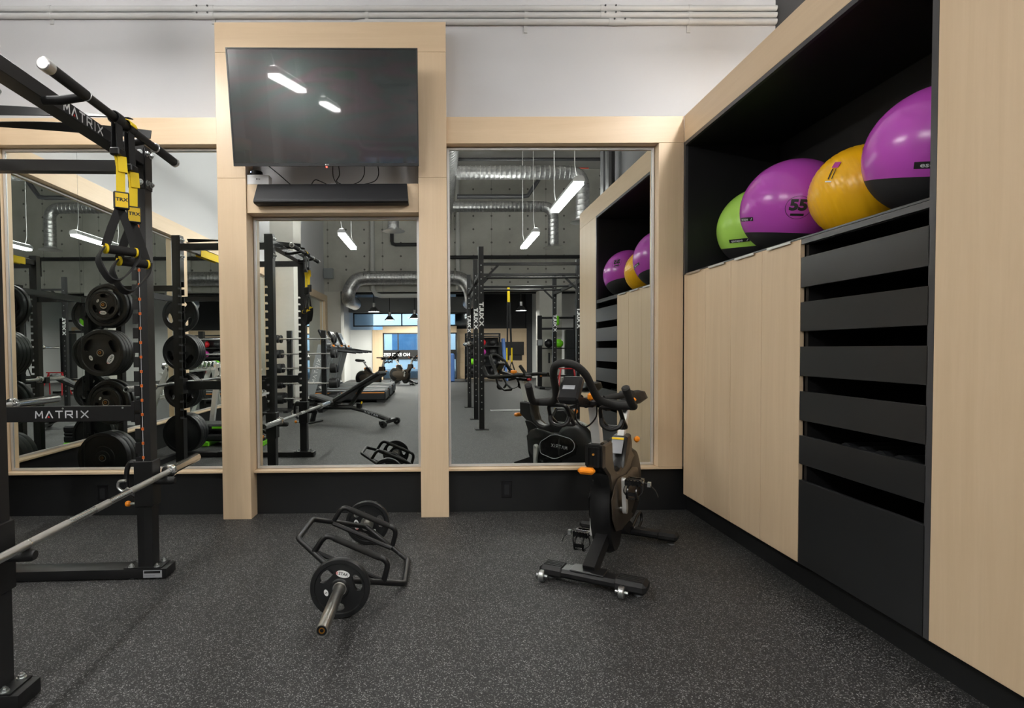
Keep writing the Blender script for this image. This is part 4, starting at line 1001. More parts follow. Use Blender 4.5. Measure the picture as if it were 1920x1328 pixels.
ST_F = [[(0.20, 0.045, 'grip', '45'), (0.19, 0.04, 'grip', '35'), (0.135, 0.035, 'grip', '10')], [(0.205, 0.045, 'grip', '45')] * 3 + [(0.205, 0.042, 'grip', '35')],
        [(0.205, 0.045, 'grip', '45'), (0.19, 0.04, 'grip', '35'), (0.135, 0.035, 'grip', '5')], [(0.222, 0.06, 'bump', ''), (0.222, 0.06, 'bump', ''), (0.222, 0.065, 'bump', '')]]
ST_N = [[(0.20, 0.05, 'grip', '45')], [(0.205, 0.045, 'grip', '45')] * 4, [(0.20, 0.045, 'grip', '45')] * 3, [(0.222, 0.06, 'bump', '')] * 3]
for li, z in enumerate(PEG):
    its = ST_F[li]
    labs = ['black rubber plate on the %s mirror-side storage peg, %s from the post' % (lv[li], ORD[q]) for q in range(len(its) - 1)] + ['outermost black %s on the %s storage peg on the mirror side' % ('bumper plate' if li == 3 else 'grip plate with white badges', lv[li])]
    stack(1, z, its, 0.12, labs, 'plates on the %s mirror-side peg' % lv[li])
    its = ST_N[li]
    stack(-1, z, its, RW - 0.04, ['black plate on the %s storage peg facing away from the mirror, %s from the post' % (lv[li], ORD[q]) for q in range(len(its))], 'plates on the %s camera-side peg' % lv[li])

# ------------------------------------------------ barbells
def barbell(lab, p_far, direction, knurl=True):
    """p_far = inner face of the far collar, direction = unit vector towards the other collar"""
    d = Vector(direction).normalized(); p = Vector(p_far)
    t = thing('barbell', lab, 'barbell', p + d * 0.655)
    A, Bq = p, p + d * 1.31
    sh = obj('shaft', MB().cyl(A, Bq, 0.0148, 20), 'chrome', t)
    for a, b in ((0.004, 0.195), (0.200, 0.42), (0.60, 0.71), (0.89, 1.11), (1.115, 1.306)): obj('knurling', MB().cyl(A + d * a, A + d * b, 0.01505, 20), 'knurl', sh, label='grey knurled grip section')
    for e, s in ((A, -1), (Bq, 1)):
        c = obj('collar', MB().lathe([(0.0145, 0), (0.020, 0), (0.034, 0.0015), (0.037, 0.004), (0.037, 0.026), (0.034, 0.030), (0.0255, 0.031)], e, d * s, 32), 'chrome', t)
        obj('sleeve', MB().lathe([(0.0255, 0.030), (0.0255, 0.036), (0.0245, 0.038), (0.0248, 0.41), (0.0235, 0.415), (0.0215, 0.415), (0.021, 0.411), (0.0, 0.411)], e, d * s, 32), 'chrome', t)
        obj('end_cap', MB().lathe([(0.0, 0.4125), (0.010, 0.4125), (0.012, 0.4118)], e, d * s, 20), 'plastic_black', t)
a1 = math.radians(3.6)
barbell('steel barbell resting on the low rubber pegs of the power rack', (-1.463, -0.985, 0.5395), (math.sin(a1), -math.cos(a1), 0))
pf = rw((RD - 0.065, 0.33, BZ2)); dn = (RM.to_3x3() @ Vector((0, -1, 0)))
barbell('steel barbell in the cups on the rear uprights of the power rack', (pf.x, pf.y, BZ2), dn)

# ------------------------------------------------ spring collars hanging on a peg
pgp = rw((RD + 0.02, RW + 0.02, 1.60))
rob('collar_peg', MB().cyl((RD + S, RW, 1.645), (RD + 0.30, RW, 1.66), 0.008, 10), 'zinc')
for i in range(4):
    c = rw((RD + 0.10 + 0.05 * i, RW, 1.652 + 0.0025 * i)); ax = rw((RD + 1, RW, 0)) - rw((RD, RW, 0))
    t = thing('spring_collar', 'chrome spring collar on the peg, %s from the rear upright' % ORD[i], 'collar', (c.x, c.y, c.z - 0.03), RPHI, 'spring collars on the peg')
    pts = []
    for k in range(40):
        a = 2 * PI * k / 16 + PI / 2; pts.append((0.0 + (k - 20) * 0.0007, 0.027 * math.cos(a), 0.011 + 0.027 * math.sin(a)))
    obj('spring', MB().tube(pts, 0.0032, 6), 'chrome', t, world=False)
    for sy in (-1, 1): obj('handle', MB().tube([(0, 0.01 * sy, -0.012), (0, 0.018 * sy, -0.06), (0, 0.022 * sy, -0.10)], 0.0075, 8), 'plastic_black', t, world=False)

yb0, yb1 = rw((RD, -0.42, 0)), rw((RD, -0.88, 0))
st = MB()
for q0, q1_ in ((-0.029, -0.026), (0.026, 0.029)): st.prism([(RD + q0, -0.42, 2.120), (RD + q0, -0.88, 2.120), (RD + q0, -0.88, 2.193), (RD + q0, -0.42, 2.193)], (q1_ - q0, 0, 0))
st.box(RD - 0.029, RD + 0.029, -0.88, -0.42, 2.1905, 2.1935); st.xf(RM)
o = obj('exercise_band', st, 'strap_yellow'); tag(o, 'yellow band draped over the rear top beam of the power rack', 'exercise band')
# ------------------------------------------------ suspension trainer on the pull-up bar
def strap_pts(a, b, n=2): return [Vector(a).lerp(Vector(b), i / n) for i in range(n + 1)]
q1, q2 = rw((PBx, -0.585, 0)), rw((PBx, -0.485, 0))
ydir = (rw((0, 1, 0)) - rw((0, 0, 0)))
t = thing('suspension_trainer', 'yellow and black suspension trainer hanging from the pull-up bar', 'suspension trainer', (q1.x, (q1.y + q2.y) / 2, 1.47))
for qi, q in enumerate((q1, q2)):
    x, y = q.x, q.y; dz = -0.035 * qi
    # loop round the bar
    lp = [(x + 0.024 * math.cos(a), y, PBz + 0.024 * math.sin(a)) for a in [math.radians(d) for d in range(-70, 251, 20)]]
    lp = [(x + 0.012, y, 2.02 + dz)] + lp + [(x - 0.012, y, 2.02 + dz)]
    an = obj('anchor_loop', MB().ribbon(lp, (0, 1, 0), 0.045, 0.004), 'strap_black', t)
    obj('buckle', MB().cbox(x - 0.018, x + 0.022, y - 0.028, y + 0.028, 1.995 + dz, 2.025 + dz, 0.004), 'plastic_black', an)
    if qi == 1: obj('yellow_keeper', MB().ribbon([(x + 0.027 * math.cos(a), y - 0.01, PBz + 0.027 * math.sin(a)) for a in [math.radians(d) for d in range(0, 101, 15)]], (0, 1, 0), 0.047, 0.003), 'strap_yellow', an)
    ys = obj('main_strap', MB().ribbon([(x + 0.004, y, 2.00 + dz), (x + 0.012, y, 1.95 + dz), (x + 0.010, y, 1.84 + dz)], (0.75, 0.66, 0), 0.033, 0.005), 'strap_yellow', t)
    obj('strap_fold', MB().ribbon([(x + 0.018, y, 1.995 + dz), (x + 0.022, y, 1.93 + dz)], (0.75, 0.66, 0), 0.034, 0.004), 'strap_yellow', ys)
    tg = obj('tag_frame', MB().cbox(-0.029, 0.029, -0.011, 0.011, -0.036, 0.036, 0.004).xf(Matrix.Translation((x + 0.012, y, 1.812 + dz)) @ Matrix.Rotation(math.radians(35), 4, 'Z')), 'plastic_black', t)
    M35 = Matrix.Translation((x + 0.012, y, 1.812 + dz)) @ Matrix.Rotation(math.radians(35), 4, 'Z')
    obj('tag_face', MB().box(-0.023, 0.023, -0.0125, -0.011, -0.029, 0.029).xf(M35), 'tag_yellow', tg)
    tx = MB(); put_text(tx, 'TRX', 0.020, (0, -0.0130, 0.002), (1, 0, 0), (0, 0, 1), 1.15, 0.0006); obj('lettering', tx.xf(M35), 'ink_black', tg)
    hz = 1.605 + dz
    ax = V(0.55, 0.835, 0)
    c = V(x + 0.005, y, 0); L = 0.060
    for sg in (-1, 1):
        obj('webbing', MB().ribbon([c + V(0, 0, 1.785 + dz), c + ax * (sg * L * 0.55) + V(0, 0, 1.70 + dz), c + ax * (sg * L) + V(0, 0, hz + 0.012)], ax, 0.036, 0.004), 'strap_black', t)
        obj('yellow_ring', MB().cyl(c + ax * (sg * L - 0.004) + V(0, 0, hz), c + ax * (sg * L + 0.004) + V(0, 0, hz), 0.0205, 18), 'strap_yellow', t)
    obj('grip', MB().cyl(c - ax * L + V(0, 0, hz), c + ax * L + V(0, 0, hz), 0.0185, 20), 'grip_foam', t)
    cr = [c + ax * (-L - 0.01) + V(0, 0, hz), c + ax * (-L - 0.03) + V(0, 0, hz - 0.05), c + ax * (-L * 0.6) + V(0, -0.02, hz - 0.125), c + ax * (L * 0.3) + V(0, -0.03, hz - 0.12), c + ax * (L * 1.1) + V(0, -0.01, hz - 0.05), c + ax * (L + 0.012) + V(0, 0, hz)]
    sp = spline(cr, 5); obj('foot_cradle', MB().ribbon(sp, (0.80, -0.50, 0.35), 0.038, 0.006), 'strap_black', t)
# two loop bands stretched between the bar and the rear of the rack
for k, (lab, y, z0, z1, ph) in enumerate((('twisted black loop band stretched to the pull-up bar, upper of two', -1.50, 2.195, 2.235, 0.2), ('wide black loop band stretched to the pull-up bar, lower of two', -1.33, 2.190, 2.245, 1.3))):
    pts, ws = [], []
    for i in range(25):
        f = i / 24; x = q1.x + (-2.42 - q1.x) * f
        pts.append((x, y + 0.02 * f, z0 + (z1 - z0) * f + 0.020 * math.sin(PI * f))); a = ph + 2.6 * f
        ws.append((0, math.cos(a), math.sin(a)))
    o = obj('loop_band', MB().ribbon(pts, ws, 0.042, 0.004), 'rubber'); tag(o, lab, 'exercise band')

# ================================================================== HEX BAR
HX, HZ, HY = -0.455, 0.1335, -1.055
t = thing('hex_bar', 'black hexagonal trap bar with steel sleeves lying tilted on the floor', 'trap bar', (HX, HY, 0))
e_ = V(0.262, 0, -0.1165); el = e_.length; e_.normalize(); nrm = V(-e_.z, 0, e_.x)
def hp(u, y, w=0.0): return V(HX, y, HZ) + e_ * u + nrm * w
VR = el
hexpts = [hp(0, -1.440), hp(VR, -1.212), hp(VR, -0.898), hp(0, -0.670), hp(-VR, -0.898), hp(-VR, -1.212)]
def rounded(pts, r=0.02, k=3):
    out = []; n = len(pts)
    for i in range(n):
        p, a, b = pts[i], pts[i - 1], pts[(i + 1) % n]; pa = p + (a - p).normalized() * r; pb = p + (b - p).normalized() * r
        for j in range(k + 1):
            f = j / k; out.append(pa.lerp(p, f).lerp(p.lerp(pb, f), f))
    return out
obj('frame', MB().tube(rounded(hexpts), 0.0145, 12, True), 'powder', t)
for y, ys in ((-1.295, -1.44), (-0.815, -0.67)):
    u = VR * abs(y - ys) / 0.228
    H = 0.105
    pts = [hp(-u, y), hp(-u * 0.93, y, H * 0.8), hp(-u * 0.83, y, H), hp(u * 0.83, y, H), hp(u * 0.93, y, H * 0.8), hp(u, y)]
    h = obj('handle', MB().tube([pts[0]] + rounded(pts, 0.018)[4:-4] + [pts[-1]], 0.0140, 12), 'powder', t)
    obj('grip', MB().cyl(hp(-u * 0.66, y, H), hp(u * 0.66, y, H), 0.0158, 16), 'grip_foam', h, label='knurled dark grip')
    lo = -0.0
    obj('brace', MB().tube([hp(-u * 0.98, y + (0.02 if y < -1 else -0.02)), hp(u * 0.98, y + (0.02 if y < -1 else -0.02))], 0.0125, 10), 'powder', h)
for y0, y1, s in ((-1.435, -1.905, -1), (-0.675, -0.205, 1)):
    L = abs(y1 - y0)
    sl = obj('sleeve', MB().lathe([(0.0, 0), (0.0240, 0.0), (0.0240, 0.055), (0.0245, 0.056), (0.0245, L - 0.004), (0.0235, L), (0.0205, L), (0.020, L - 0.006), (0, L - 0.006)], (HX, y0, HZ), (0, s, 0), 28), 'worn_steel', t, label='worn steel sleeve')
    obj('stop_collar', MB().lathe([(0.0245, 0.045), (0.038, 0.045), (0.040, 0.048), (0.040, 0.060), (0.038, 0.063), (0.0245, 0.063)], (HX, y0, HZ), (0, s, 0), 28, True), 'worn_steel', sl)
    obj('end_insert', MB().lathe([(0.0, L - 0.0050), (0.0195, L - 0.0050), (0.0195, L - 0.0058)], (HX, y0, HZ), (0, s, 0), 20), 'plastic_black', sl)
    obj('end_bushing', MB().lathe([(0.0075, L - 0.0050), (0.0075, L - 0.003), (0.0115, L - 0.003), (0.0115, L - 0.0050)], (HX, y0, HZ), (0, s, 0), 20, True), 'brass', sl)
weight_plate('small black grip plate on the near sleeve of the trap bar', (HX, -1.5185, 0.1335), 0.132, 0.036, 'grip', PI, math.radians(-73), '5', 'plates on the trap bar')['label'] = 'black grip plate on the trap bar sleeve away from the mirror'
weight_plate('x', (HX, -0.5915, 0.1335), 0.132, 0.036, 'grip', PI, math.radians(38), '5', 'plates on the trap bar')['label'] = 'black grip plate on the trap bar sleeve next to the black plinth'

# ================================================================== EXERCISE BIKE
BO = (0.73, -1.21, 0); BTH = math.radians(-31.05)
bike = thing('exercise_bike', 'black and grey indoor cycling bike with orange levers, in front of the mirror', 'exercise bike', BO, BTH)
def bob(name, mb, mat, par=None, **k): return obj(name, mb, mat, par or bike, world=False, **k)
def slab(poly, t0, t1): return MB().prism([(t0, s, z) for s, z in poly], (t1 - t0, 0, 0))
def pillow(poly, t0, t1, inset=0.02, edge=0.018):
    """side profile (s,z) as a body with rounded shoulders"""
    n = len(poly); P = [Vector((s, z)) for s, z in poly]; A = sum(P[i].x * P[(i + 1) % n].y - P[(i + 1) % n].x * P[i].y for i in range(n)); sg = 1 if A > 0 else -1
    ins = []
    for i in range(n):
        d1 = (P[i] - P[i - 1]).normalized(); d2 = (P[(i + 1) % n] - P[i]).normalized()
        nr = (Vector((-d1.y, d1.x)) + Vector((-d2.y, d2.x))); nr = nr.normalized() * sg if nr.length > 1e-6 else Vector((0, 0)); ins.append(P[i] + nr * inset)
    rows = [(ins, t0), (P, t0 + edge), (P, t1 - edge), (ins, t1)]
    m = MB(); vs = [(t, p.x, p.y) for r, t in rows for p in r]; fs = [tuple(range(n)), tuple(range(4 * n - 1, 3 * n - 1, -1))]
    for k in range(3):
        for i in range(n): fs.append((k * n + i, k * n + (i + 1) % n, (k + 1) * n + (i + 1) % n, (k + 1) * n + i))
    return m.add(vs, fs)
def sm(poly, k=4): return [(p.x, p.y) for p in spline([(a, b, 0) for a, b in poly], k, True)]
# bases
bb = bob('front_base', MB().cbox(-0.225, 0.262, -0.058, 0.045, 0.026, 0.070, 0.014), 'bike_black')
for a, b in ((-0.242, -0.115), (0.128, 0.285)):
    c = bob('end_pad', MB().cbox(a, b, -0.062, 0.052, 0.020, 0.076, 0.016), 'rubber', bb)
    for k in range(4): bob('pad_rib', MB().box(a + 0.02, b - 0.02, -0.035 + k * 0.02, -0.029 + k * 0.02, 0.075, 0.0785), 'rubber', c)
for tt in (-0.215, 0.180):
    w_ = bob('transport_wheel', MB().lathe([(0.012, -0.013), (0.026, -0.013), (0.029, -0.009), (0.029, 0.009), (0.026, 0.013), (0.012, 0.013)], (tt, -0.082, 0.032), (1, 0, 0), 20, True), 'zinc', bb)
    bob('wheel_axle', MB().cyl((tt - 0.03, -0.082, 0.032), (tt + 0.03, -0.082, 0.032), 0.0085, 12), 'zinc', w_)
    bob('wheel_fork', MB().beam((tt, -0.082, 0.036), (tt, -0.045, 0.045), 0.018, 0.02), 'bike_black', w_)
for tt in (-0.2, 0.24):
    bob('levelling_foot', MB().lathe([(0.0, 0.0), (0.022, 0.0), (0.022, 0.008), (0.008, 0.012), (0.008, 0.026)], (tt, 0.0, 0.0), (0, 0, 1), 18), 'zinc', bb)
bob('base_plate', MB().cbox(-0.085, 0.085, -0.05, 0.05, 0.070, 0.077, 0.003), 'bike_black', bb)
bob('front_neck', MB().beam((0, 0.005, 0.060), (0, 0.33, 0.185), 0.060, 0.075), 'bike_black')
rb = bob('rear_base', MB().cbox(-0.27, 0.285, 0.775, 0.865, 0.026, 0.066, 0.014), 'bike_black')
for a, b in ((-0.29, -0.17), (0.18, 0.302)): bob('end_pad', MB().cbox(a, b, 0.772, 0.870, 0.022, 0.071, 0.016), 'rubber', rb)
for tt in (-0.25, 0.262): bob('levelling_foot', MB().lathe([(0.0, 0.0), (0.022, 0.0), (0.022, 0.008), (0.008, 0.012), (0.008, 0.026)], (tt, 0.82, 0.0), (0, 0, 1), 18), 'zinc', rb)
bob('rear_neck', MB().beam((0, 0.58, 0.17), (0, 0.815, 0.055), 0.066, 0.075), 'bike_black')
bob('transport_handle', MB().tube(spline([(0.06, 0.70, 0.10), (0.06, 0.86, 0.135), (0.06, 0.95, 0.13), (0.06, 0.955, 0.07), (0.06, 0.87, 0.05)], 4), 0.009, 8), 'bike_black', rb)
# body shells
frame_poly = [(.10, .69), (.255, .69), (.268, .60), (.30, .535), (.36, .505), (.43, .495), (.50, .515), (.555, .575), (.60, .655), (.69, .665), (.725, .63), (.725, .57), (.80, .53), (.88, .46), (.93, .36), (.92, .26), (.84, .18), (.70, .145), (.52, .15), (.40, .20), (.31, .30), (.26, .42), (.20, .51), (.10, .57)]
fr = bob('frame_shell', pillow(frame_poly, -0.052, 0.040, 0.014, 0.018), 'bike_black')
bob('sheen_panel', pillow(frame_poly, 0.034, 0.054, 0.012, 0.012), 'maple_sheen', fr, label='metallic side panel, maple reflection put into its colour')  # thin slab added to carry the painted maple reflection
shroud = sm([(.175, .525), (.212, .43), (.205, .32), (.222, .22), (.262, .135), (.32, .065), (.40, .045), (.48, .08), (.53, .22), (.50, .38), (.40, .47), (.28, .53)], 4)
bob('front_shroud', pillow(shroud, -0.060, 0.046, 0.018, 0.028), 'bike_black', fr)
bob('front_socket', pillow([(.085, .675), (.135, .695), (.175, .695), (.175, .53), (.15, .535), (.08, .575)], -0.031, 0.031, 0.006, 0.008), 'bike_gloss', fr)
bob('seat_socket', pillow([(.50, .535), (.545, .60), (.585, .668), (.68, .672), (.69, .64), (.62, .55), (.54, .50), (.48, .50)], -0.036, 0.058, 0.010, 0.012), 'bike_black', fr)
# rear flywheel housing
fw = bob('flywheel_housing', MB().lathe([(0.0, -0.072), (0.165, -0.072), (0.205, -0.055), (0.222, -0.03), (0.222, 0.02), (0.205, 0.045), (0.165, 0.058), (0.0, 0.058)], (0, 0.80, 0.345), (1, 0, 0), 48), 'bike_black')
bob('flywheel_rim', MB().lathe([(0.222, -0.012), (0.232, -0.010), (0.232, 0.008), (0.222, 0.010)], (0, 0.80, 0.345), (1, 0, 0), 48, True), 'silver_paint', fw)
# drive covers with lettering on both sides
cov = [(.409, .35), (.555, .432), (.625, .445), (.80, .43), (.845, .39), (.825, .335), (.63, .24), (.57, .23), (.414, .252)]
for sgn, base in ((-1, -0.056), (1, 0.050)):
    t0 = base if sgn < 0 else base
    c = bob('drive_cover', pillow([(.22, .38), (.28, .445), (.36, .47), (.44, .465), (.55, .452), (.70, .47), (.84, .44), (.885, .385), (.86, .30), (.66, .20), (.45, .16), (.31, .19), (.24, .27)], min(t0, t0 + sgn * 0.016), max(t0, t0 + sgn * 0.016), 0.012, 0.006), 'bike_gloss' if sgn < 0 else 'maple_sheen')  # right cover has the maple reflection painted in, left stays black
    tt = t0 + sgn * 0.0185
    loop = [Vector((tt, s, z)) for s, z in cov]
    if sgn > 0: continue
    bob('outline', MB().tube(rounded(loop, 0.03, 4), 0.0022, 6, True), 'ink_silver', c)
    tx = MB(); xd = (0, -1, 0) if sgn < 0 else (0, 1, 0)
    put_word(tx, 'MATRIX', 0.026, (tt - sgn * 0.0005, 0.655, 0.345), xd, (0, 0, 1), 0.19, 0.15); bob('lettering', tx, 'ink_silver', c)
# cranks and pedals
AXS, AXZ = 0.372, 0.302
ck = bob('crank_axle', MB().cyl((-0.102, AXS, AXZ), (0.102, AXS, AXZ), 0.013, 16), 'zinc')
for sgn in (-1, 1):
    tt = sgn * (0.082 if sgn > 0 else 0.073); zz = AXZ + sgn * 0.165; sx = AXS + (-0.012 if sgn < 0 else -0.035)
    arm = MB(); pr = []
    for i in range(9): a = PI * i / 8; pr.append((AXS + 0.026 * math.cos(a) * 1.0, AXZ - sgn * 0.026 * math.sin(a)))
    for i in range(9): a = PI + PI * i / 8; pr.append((sx + 0.015 * math.cos(a), zz - sgn * 0.015 * math.sin(a)))
    arm.prism([(tt, s, z) for s, z in pr], (sgn * 0.022, 0, 0)); c = bob('crank_arm', arm, 'silver_paint', bevel=0.003)
    pt_ = tt + sgn * 0.068
    bob('pedal_spindle', MB().cyl((tt + sgn * 0.015, sx, zz), (pt_ + sgn * 0.045, sx, zz), 0.008, 10), 'zinc', c)
    pd = MB()
    for ds in (-0.042, 0.042): pd.box(pt_ - 0.042, pt_ + 0.042, sx + ds - 0.006, sx + ds + 0.006, zz - 0.013, zz + 0.013)
    for dt in (-0.042, 0.030): pd.box(pt_ + dt, pt_ + dt + 0.012, sx - 0.042, sx + 0.042, zz - 0.013, zz + 0.013)
    pd.cyl((pt_ - 0.042, sx, zz), (pt_ + 0.042, sx, zz), 0.015, 12)
    for k in range(5): pd.box(pt_ - 0.036 + k * 0.017, pt_ - 0.030 + k * 0.017, sx - 0.050, sx - 0.046, zz - 0.016, zz + 0.018)
    p = bob('pedal', pd, 'bike_gloss')
    cg = MB()
    for dt in (-0.022, 0.022): cg.tube(spline([(pt_ + dt, sx - 0.045, zz - 0.01), (pt_ + dt, sx - 0.075, zz - 0.035), (pt_ + dt * 1.1, sx - 0.07, zz - 0.075), (pt_ + dt * 0.9, sx - 0.02, zz - 0.092)], 4), 0.006, 8)
    cg.box(pt_ - 0.03, pt_ + 0.03, sx - 0.078, sx - 0.070, zz - 0.062, zz - 0.044)
    bob('toe_cage', cg, 'bike_gloss', p)
    bob('pedal_strap', MB().ribbon(spline([(pt_ - sgn * 0.04, sx - 0.02, zz - 0.012), (pt_ - sgn * 0.05, sx - 0.03, zz - 0.055), (pt_, sx - 0.05, zz - 0.083), (pt_ + sgn * 0.045, sx - 0.03, zz - 0.05), (pt_ + sgn * 0.05, sx - 0.01, zz), (pt_ + sgn * 0.10, sx + 0.0, zz - 0.03), (pt_ + sgn * 0.12, sx, zz - 0.07)], 4), (0, 1, 0.1), 0.014, 0.0025), 'strap_black', p)
    bob('strap_buckle', MB().box(pt_ + sgn * 0.075 - 0.008, pt_ + sgn * 0.075 + 0.008, sx - 0.012, sx + 0.012, zz - 0.02, zz + 0.004), 'zinc', p)
# posts
hpst = bob('handlebar_post', MB().beam((0, 0.172, 0.655), (0, 0.088, 0.905), 0.044, 0.058, (0, 1, 0)), 'silver_paint')
spst = bob('seat_post', MB().beam((0.012, 0.600, 0.628), (0.012, 0.765, 0.838), 0.036, 0.046, (0, 1, 0)), 'silver_paint')
bob('post_scale', MB().ribbon([(0.012, 0.655, 0.665), (0.012, 0.74, 0.773)], (1, 0, 0), 0.012, 0.001).xf(Matrix.Translation((0, -0.0215, 0.017))), 'ink_white', spst)
sw = bob('warning_label', MB().ribbon([(0.011, 0.50, 0.575), (0.011, 0.525, 0.605), (0.011, 0.565, 0.66)], (1, 0, 0), 0.066, 0.002).xf(Matrix.Translation((0, -0.008, 0.006))), 'label_grey', label='grey warning label with a yellow stripe')
bob('label_stripe', MB().ribbon([(0.011, 0.553, 0.646), (0.011, 0.560, 0.656)], (1, 0, 0), 0.068, 0.002).xf(Matrix.Translation((0, -0.0105, 0.0075))), 'tag_yellow', sw)
# saddle
sd = MB(); rows = []
for s, hw, zt, zb in ((0.735, 0.020, 0.880, 0.848), (0.76, 0.030, 0.892, 0.838), (0.82, 0.040, 0.896, 0.832), (0.88, 0.064, 0.902, 0.828), (0.94, 0.092, 0.912, 0.830), (0.985, 0.094, 0.912, 0.838), (1.008, 0.066, 0.900, 0.852)):
    rows.append([(hw * x, s, zb + (zt - zb) * f) for x, f in ((-1, .35), (-.8, .9), (-.35, 1), (0, .93), (.35, 1), (.8, .9), (1, .35), (.6, 0), (-.6, 0))])
n = 9; sd.add([p for r in rows for p in r], [tuple(range(n)), tuple(range(len(rows) * n - 1, (len(rows) - 1) * n - 1, -1))] + [(k * n + i, k * n + (i + 1) % n, (k + 1) * n + (i + 1) % n, (k + 1) * n + i) for k in range(len(rows) - 1) for i in range(n)])
st = bob('saddle', sd, 'upholstery', ang=60)
bob('saddle_rail', MB().cbox(-0.012, 0.036, 0.70, 0.94, 0.818, 0.836, 0.003), 'silver_paint', st)
bob('clamp_knob', MB().cyl((0.012, 0.69, 0.815), (0.012, 0.735, 0.808), 0.018, 14), 'bike_gloss', st)
# orange levers
def lever(p, size, par=None): 
    return bob('adjust_lever', MB().cbox(p[0] - size[0], p[0] + size[0], p[1] - size[1], p[1] + size[1], p[2] - size[2], p[2] + size[2], min(size) * 0.75), 'orange', par, label='orange adjustment lever')
lever((-0.028, 0.055, 0.560), (0.042, 0.024, 0.017)); lever((0.088, 0.69, 0.640), (0.016, 0.022, 0.018)); lever((0.045, -0.10, 0.955), (0.012, 0.045, 0.018)); lever((0.19, 0.13, 0.925), (0.010, 0.012, 0.010))
bob('lock_knob', MB().cyl((0, 0.09, 0.640), (0, 0.076, 0.642), 0.006, 12), 'brass', fr)
# handlebars
hb = bob('handlebar', MB().cbox(-0.045, 0.045, -0.06, 0.18, 0.895, 0.935, 0.012), 'bike_black')
half = [(0.045, -0.355, 1.108), (0.075, -0.30, 1.065), (0.087, -0.24, 1.0), (0.103, -0.19, 0.95), (0.15, -0.13, 0.922), (0.215, -0.10, 0.915)]
arch = spline([(-t, s_, z) for t, s_, z in reversed(half)] + [(0, -0.37, 1.12)] + half, 5)
bob('arch_grip', MB().tube(arch, 0.0175, 14), 'grip_foam', hb)
bob('cross_grip', MB().tube(spline([(-0.235, -0.10, 0.915), (-0.16, -0.04, 0.918), (0, 0.0, 0.92), (0.16, -0.04, 0.918), (0.235, -0.10, 0.915)], 5), 0.0180, 14), 'grip_foam', hb)
for s in (-1, 1):
    bob('bar_end', MB().tube(spline([(s * 0.20, -0.075, 0.915), (s * 0.236, -0.10, 0.915), (s * 0.240, -0.15, 0.930), (s * 0.232, -0.205, 0.985), (s * 0.228, -0.23, 1.012)], 4), [0.018] * 15 + [0.0185, 0.012], 14), 'grip_foam', hb)
    bob('rear_grip', MB().tube(spline([(s * 0.06, 0.06, 0.93), (s * 0.11, 0.12, 0.94), (s * 0.14, 0.20, 0.945), (s * 0.145, 0.28, 0.945)], 4), 0.0165, 12), 'grip_foam', hb)
    # bottle cradle
    x = s * 0.128
    bob('bottle_holder', MB().tube(rounded([V(x - 0.045, -0.10, 0.905), V(x + 0.045, -0.10, 0.905), V(x + 0.052, -0.06, 0.845), V(x + 0.048, 0.03, 0.795), V(x - 0.048, 0.03, 0.795), V(x - 0.052, -0.06, 0.845)], 0.02, 3), 0.010, 10, True), 'bike_black', hb)
    bob('bottle_holder', MB().tube(spline([(x - 0.05, -0.06, 0.85), (x - 0.04, -0.075, 0.815), (x, -0.085, 0.80), (x + 0.04, -0.075, 0.815), (x + 0.05, -0.06, 0.85)], 4), 0.011, 10), 'bike_black', hb)
    bob('holder_arm', MB().beam((s * 0.03, 0.03, 0.905), (x - s * 0.03, 0.0, 0.885), 0.03, 0.016), 'bike_black', hb)
# console
cm = Matrix.Translation((0, -0.285, 0.995)) @ Matrix.Rotation(math.radians(-42), 4, 'X')
cn = bob('console', MB().cbox(-0.048, 0.048, -0.022, 0.022, -0.068, 0.072, 0.010).xf(cm), 'bike_black')
bob('display', MB().box(-0.036, 0.036, 0.0222, 0.0235, -0.005, 0.055).xf(cm), 'screen_lcd', cn)
bob('button_panel', MB().box(-0.036, 0.036, 0.0222, 0.0240, -0.050, -0.018).xf(cm), 'orange', cn)
bob('back_label', MB().box(-0.030, 0.025, -0.0235, -0.0222, -0.012, 0.010).xf(cm), 'label_grey', cn)
bob('console_neck', MB().beam((0, -0.26, 0.955), (0, -0.03, 0.915), 0.04, 0.03), 'bike_black', cn)
bob('cable', MB().tube(spline([(-0.01, -0.14, 0.94), (-0.03, -0.12, 0.85), (0.0, -0.06, 0.80), (0.03, 0.02, 0.84), (0.02, 0.07, 0.90)], 5), 0.004, 6), 'plastic_black', cn)
rk = bob('resistance_knob', MB().cyl((-0.03, 0.05, 0.90), (-0.03, 0.20, 0.898), 0.019, 16), 'bike_gloss')
bob('knob_tip', MB().cyl((-0.03, 0.20, 0.898), (-0.03, 0.235, 0.898), 0.010, 12), 'red_p', rk, label='red tip')

# ================================================================== THE HALL BEHIND THE CAMERA (seen in the mirrors)
def loc_thing(name, lab, cat, loc, rz=0, group=None):
    t = thing(name, lab, cat, loc, rz, group)
    def P(nm, mb, mat, par=None, **k): return obj(nm, mb, mat, par or t, world=False, **k)
    return t, P
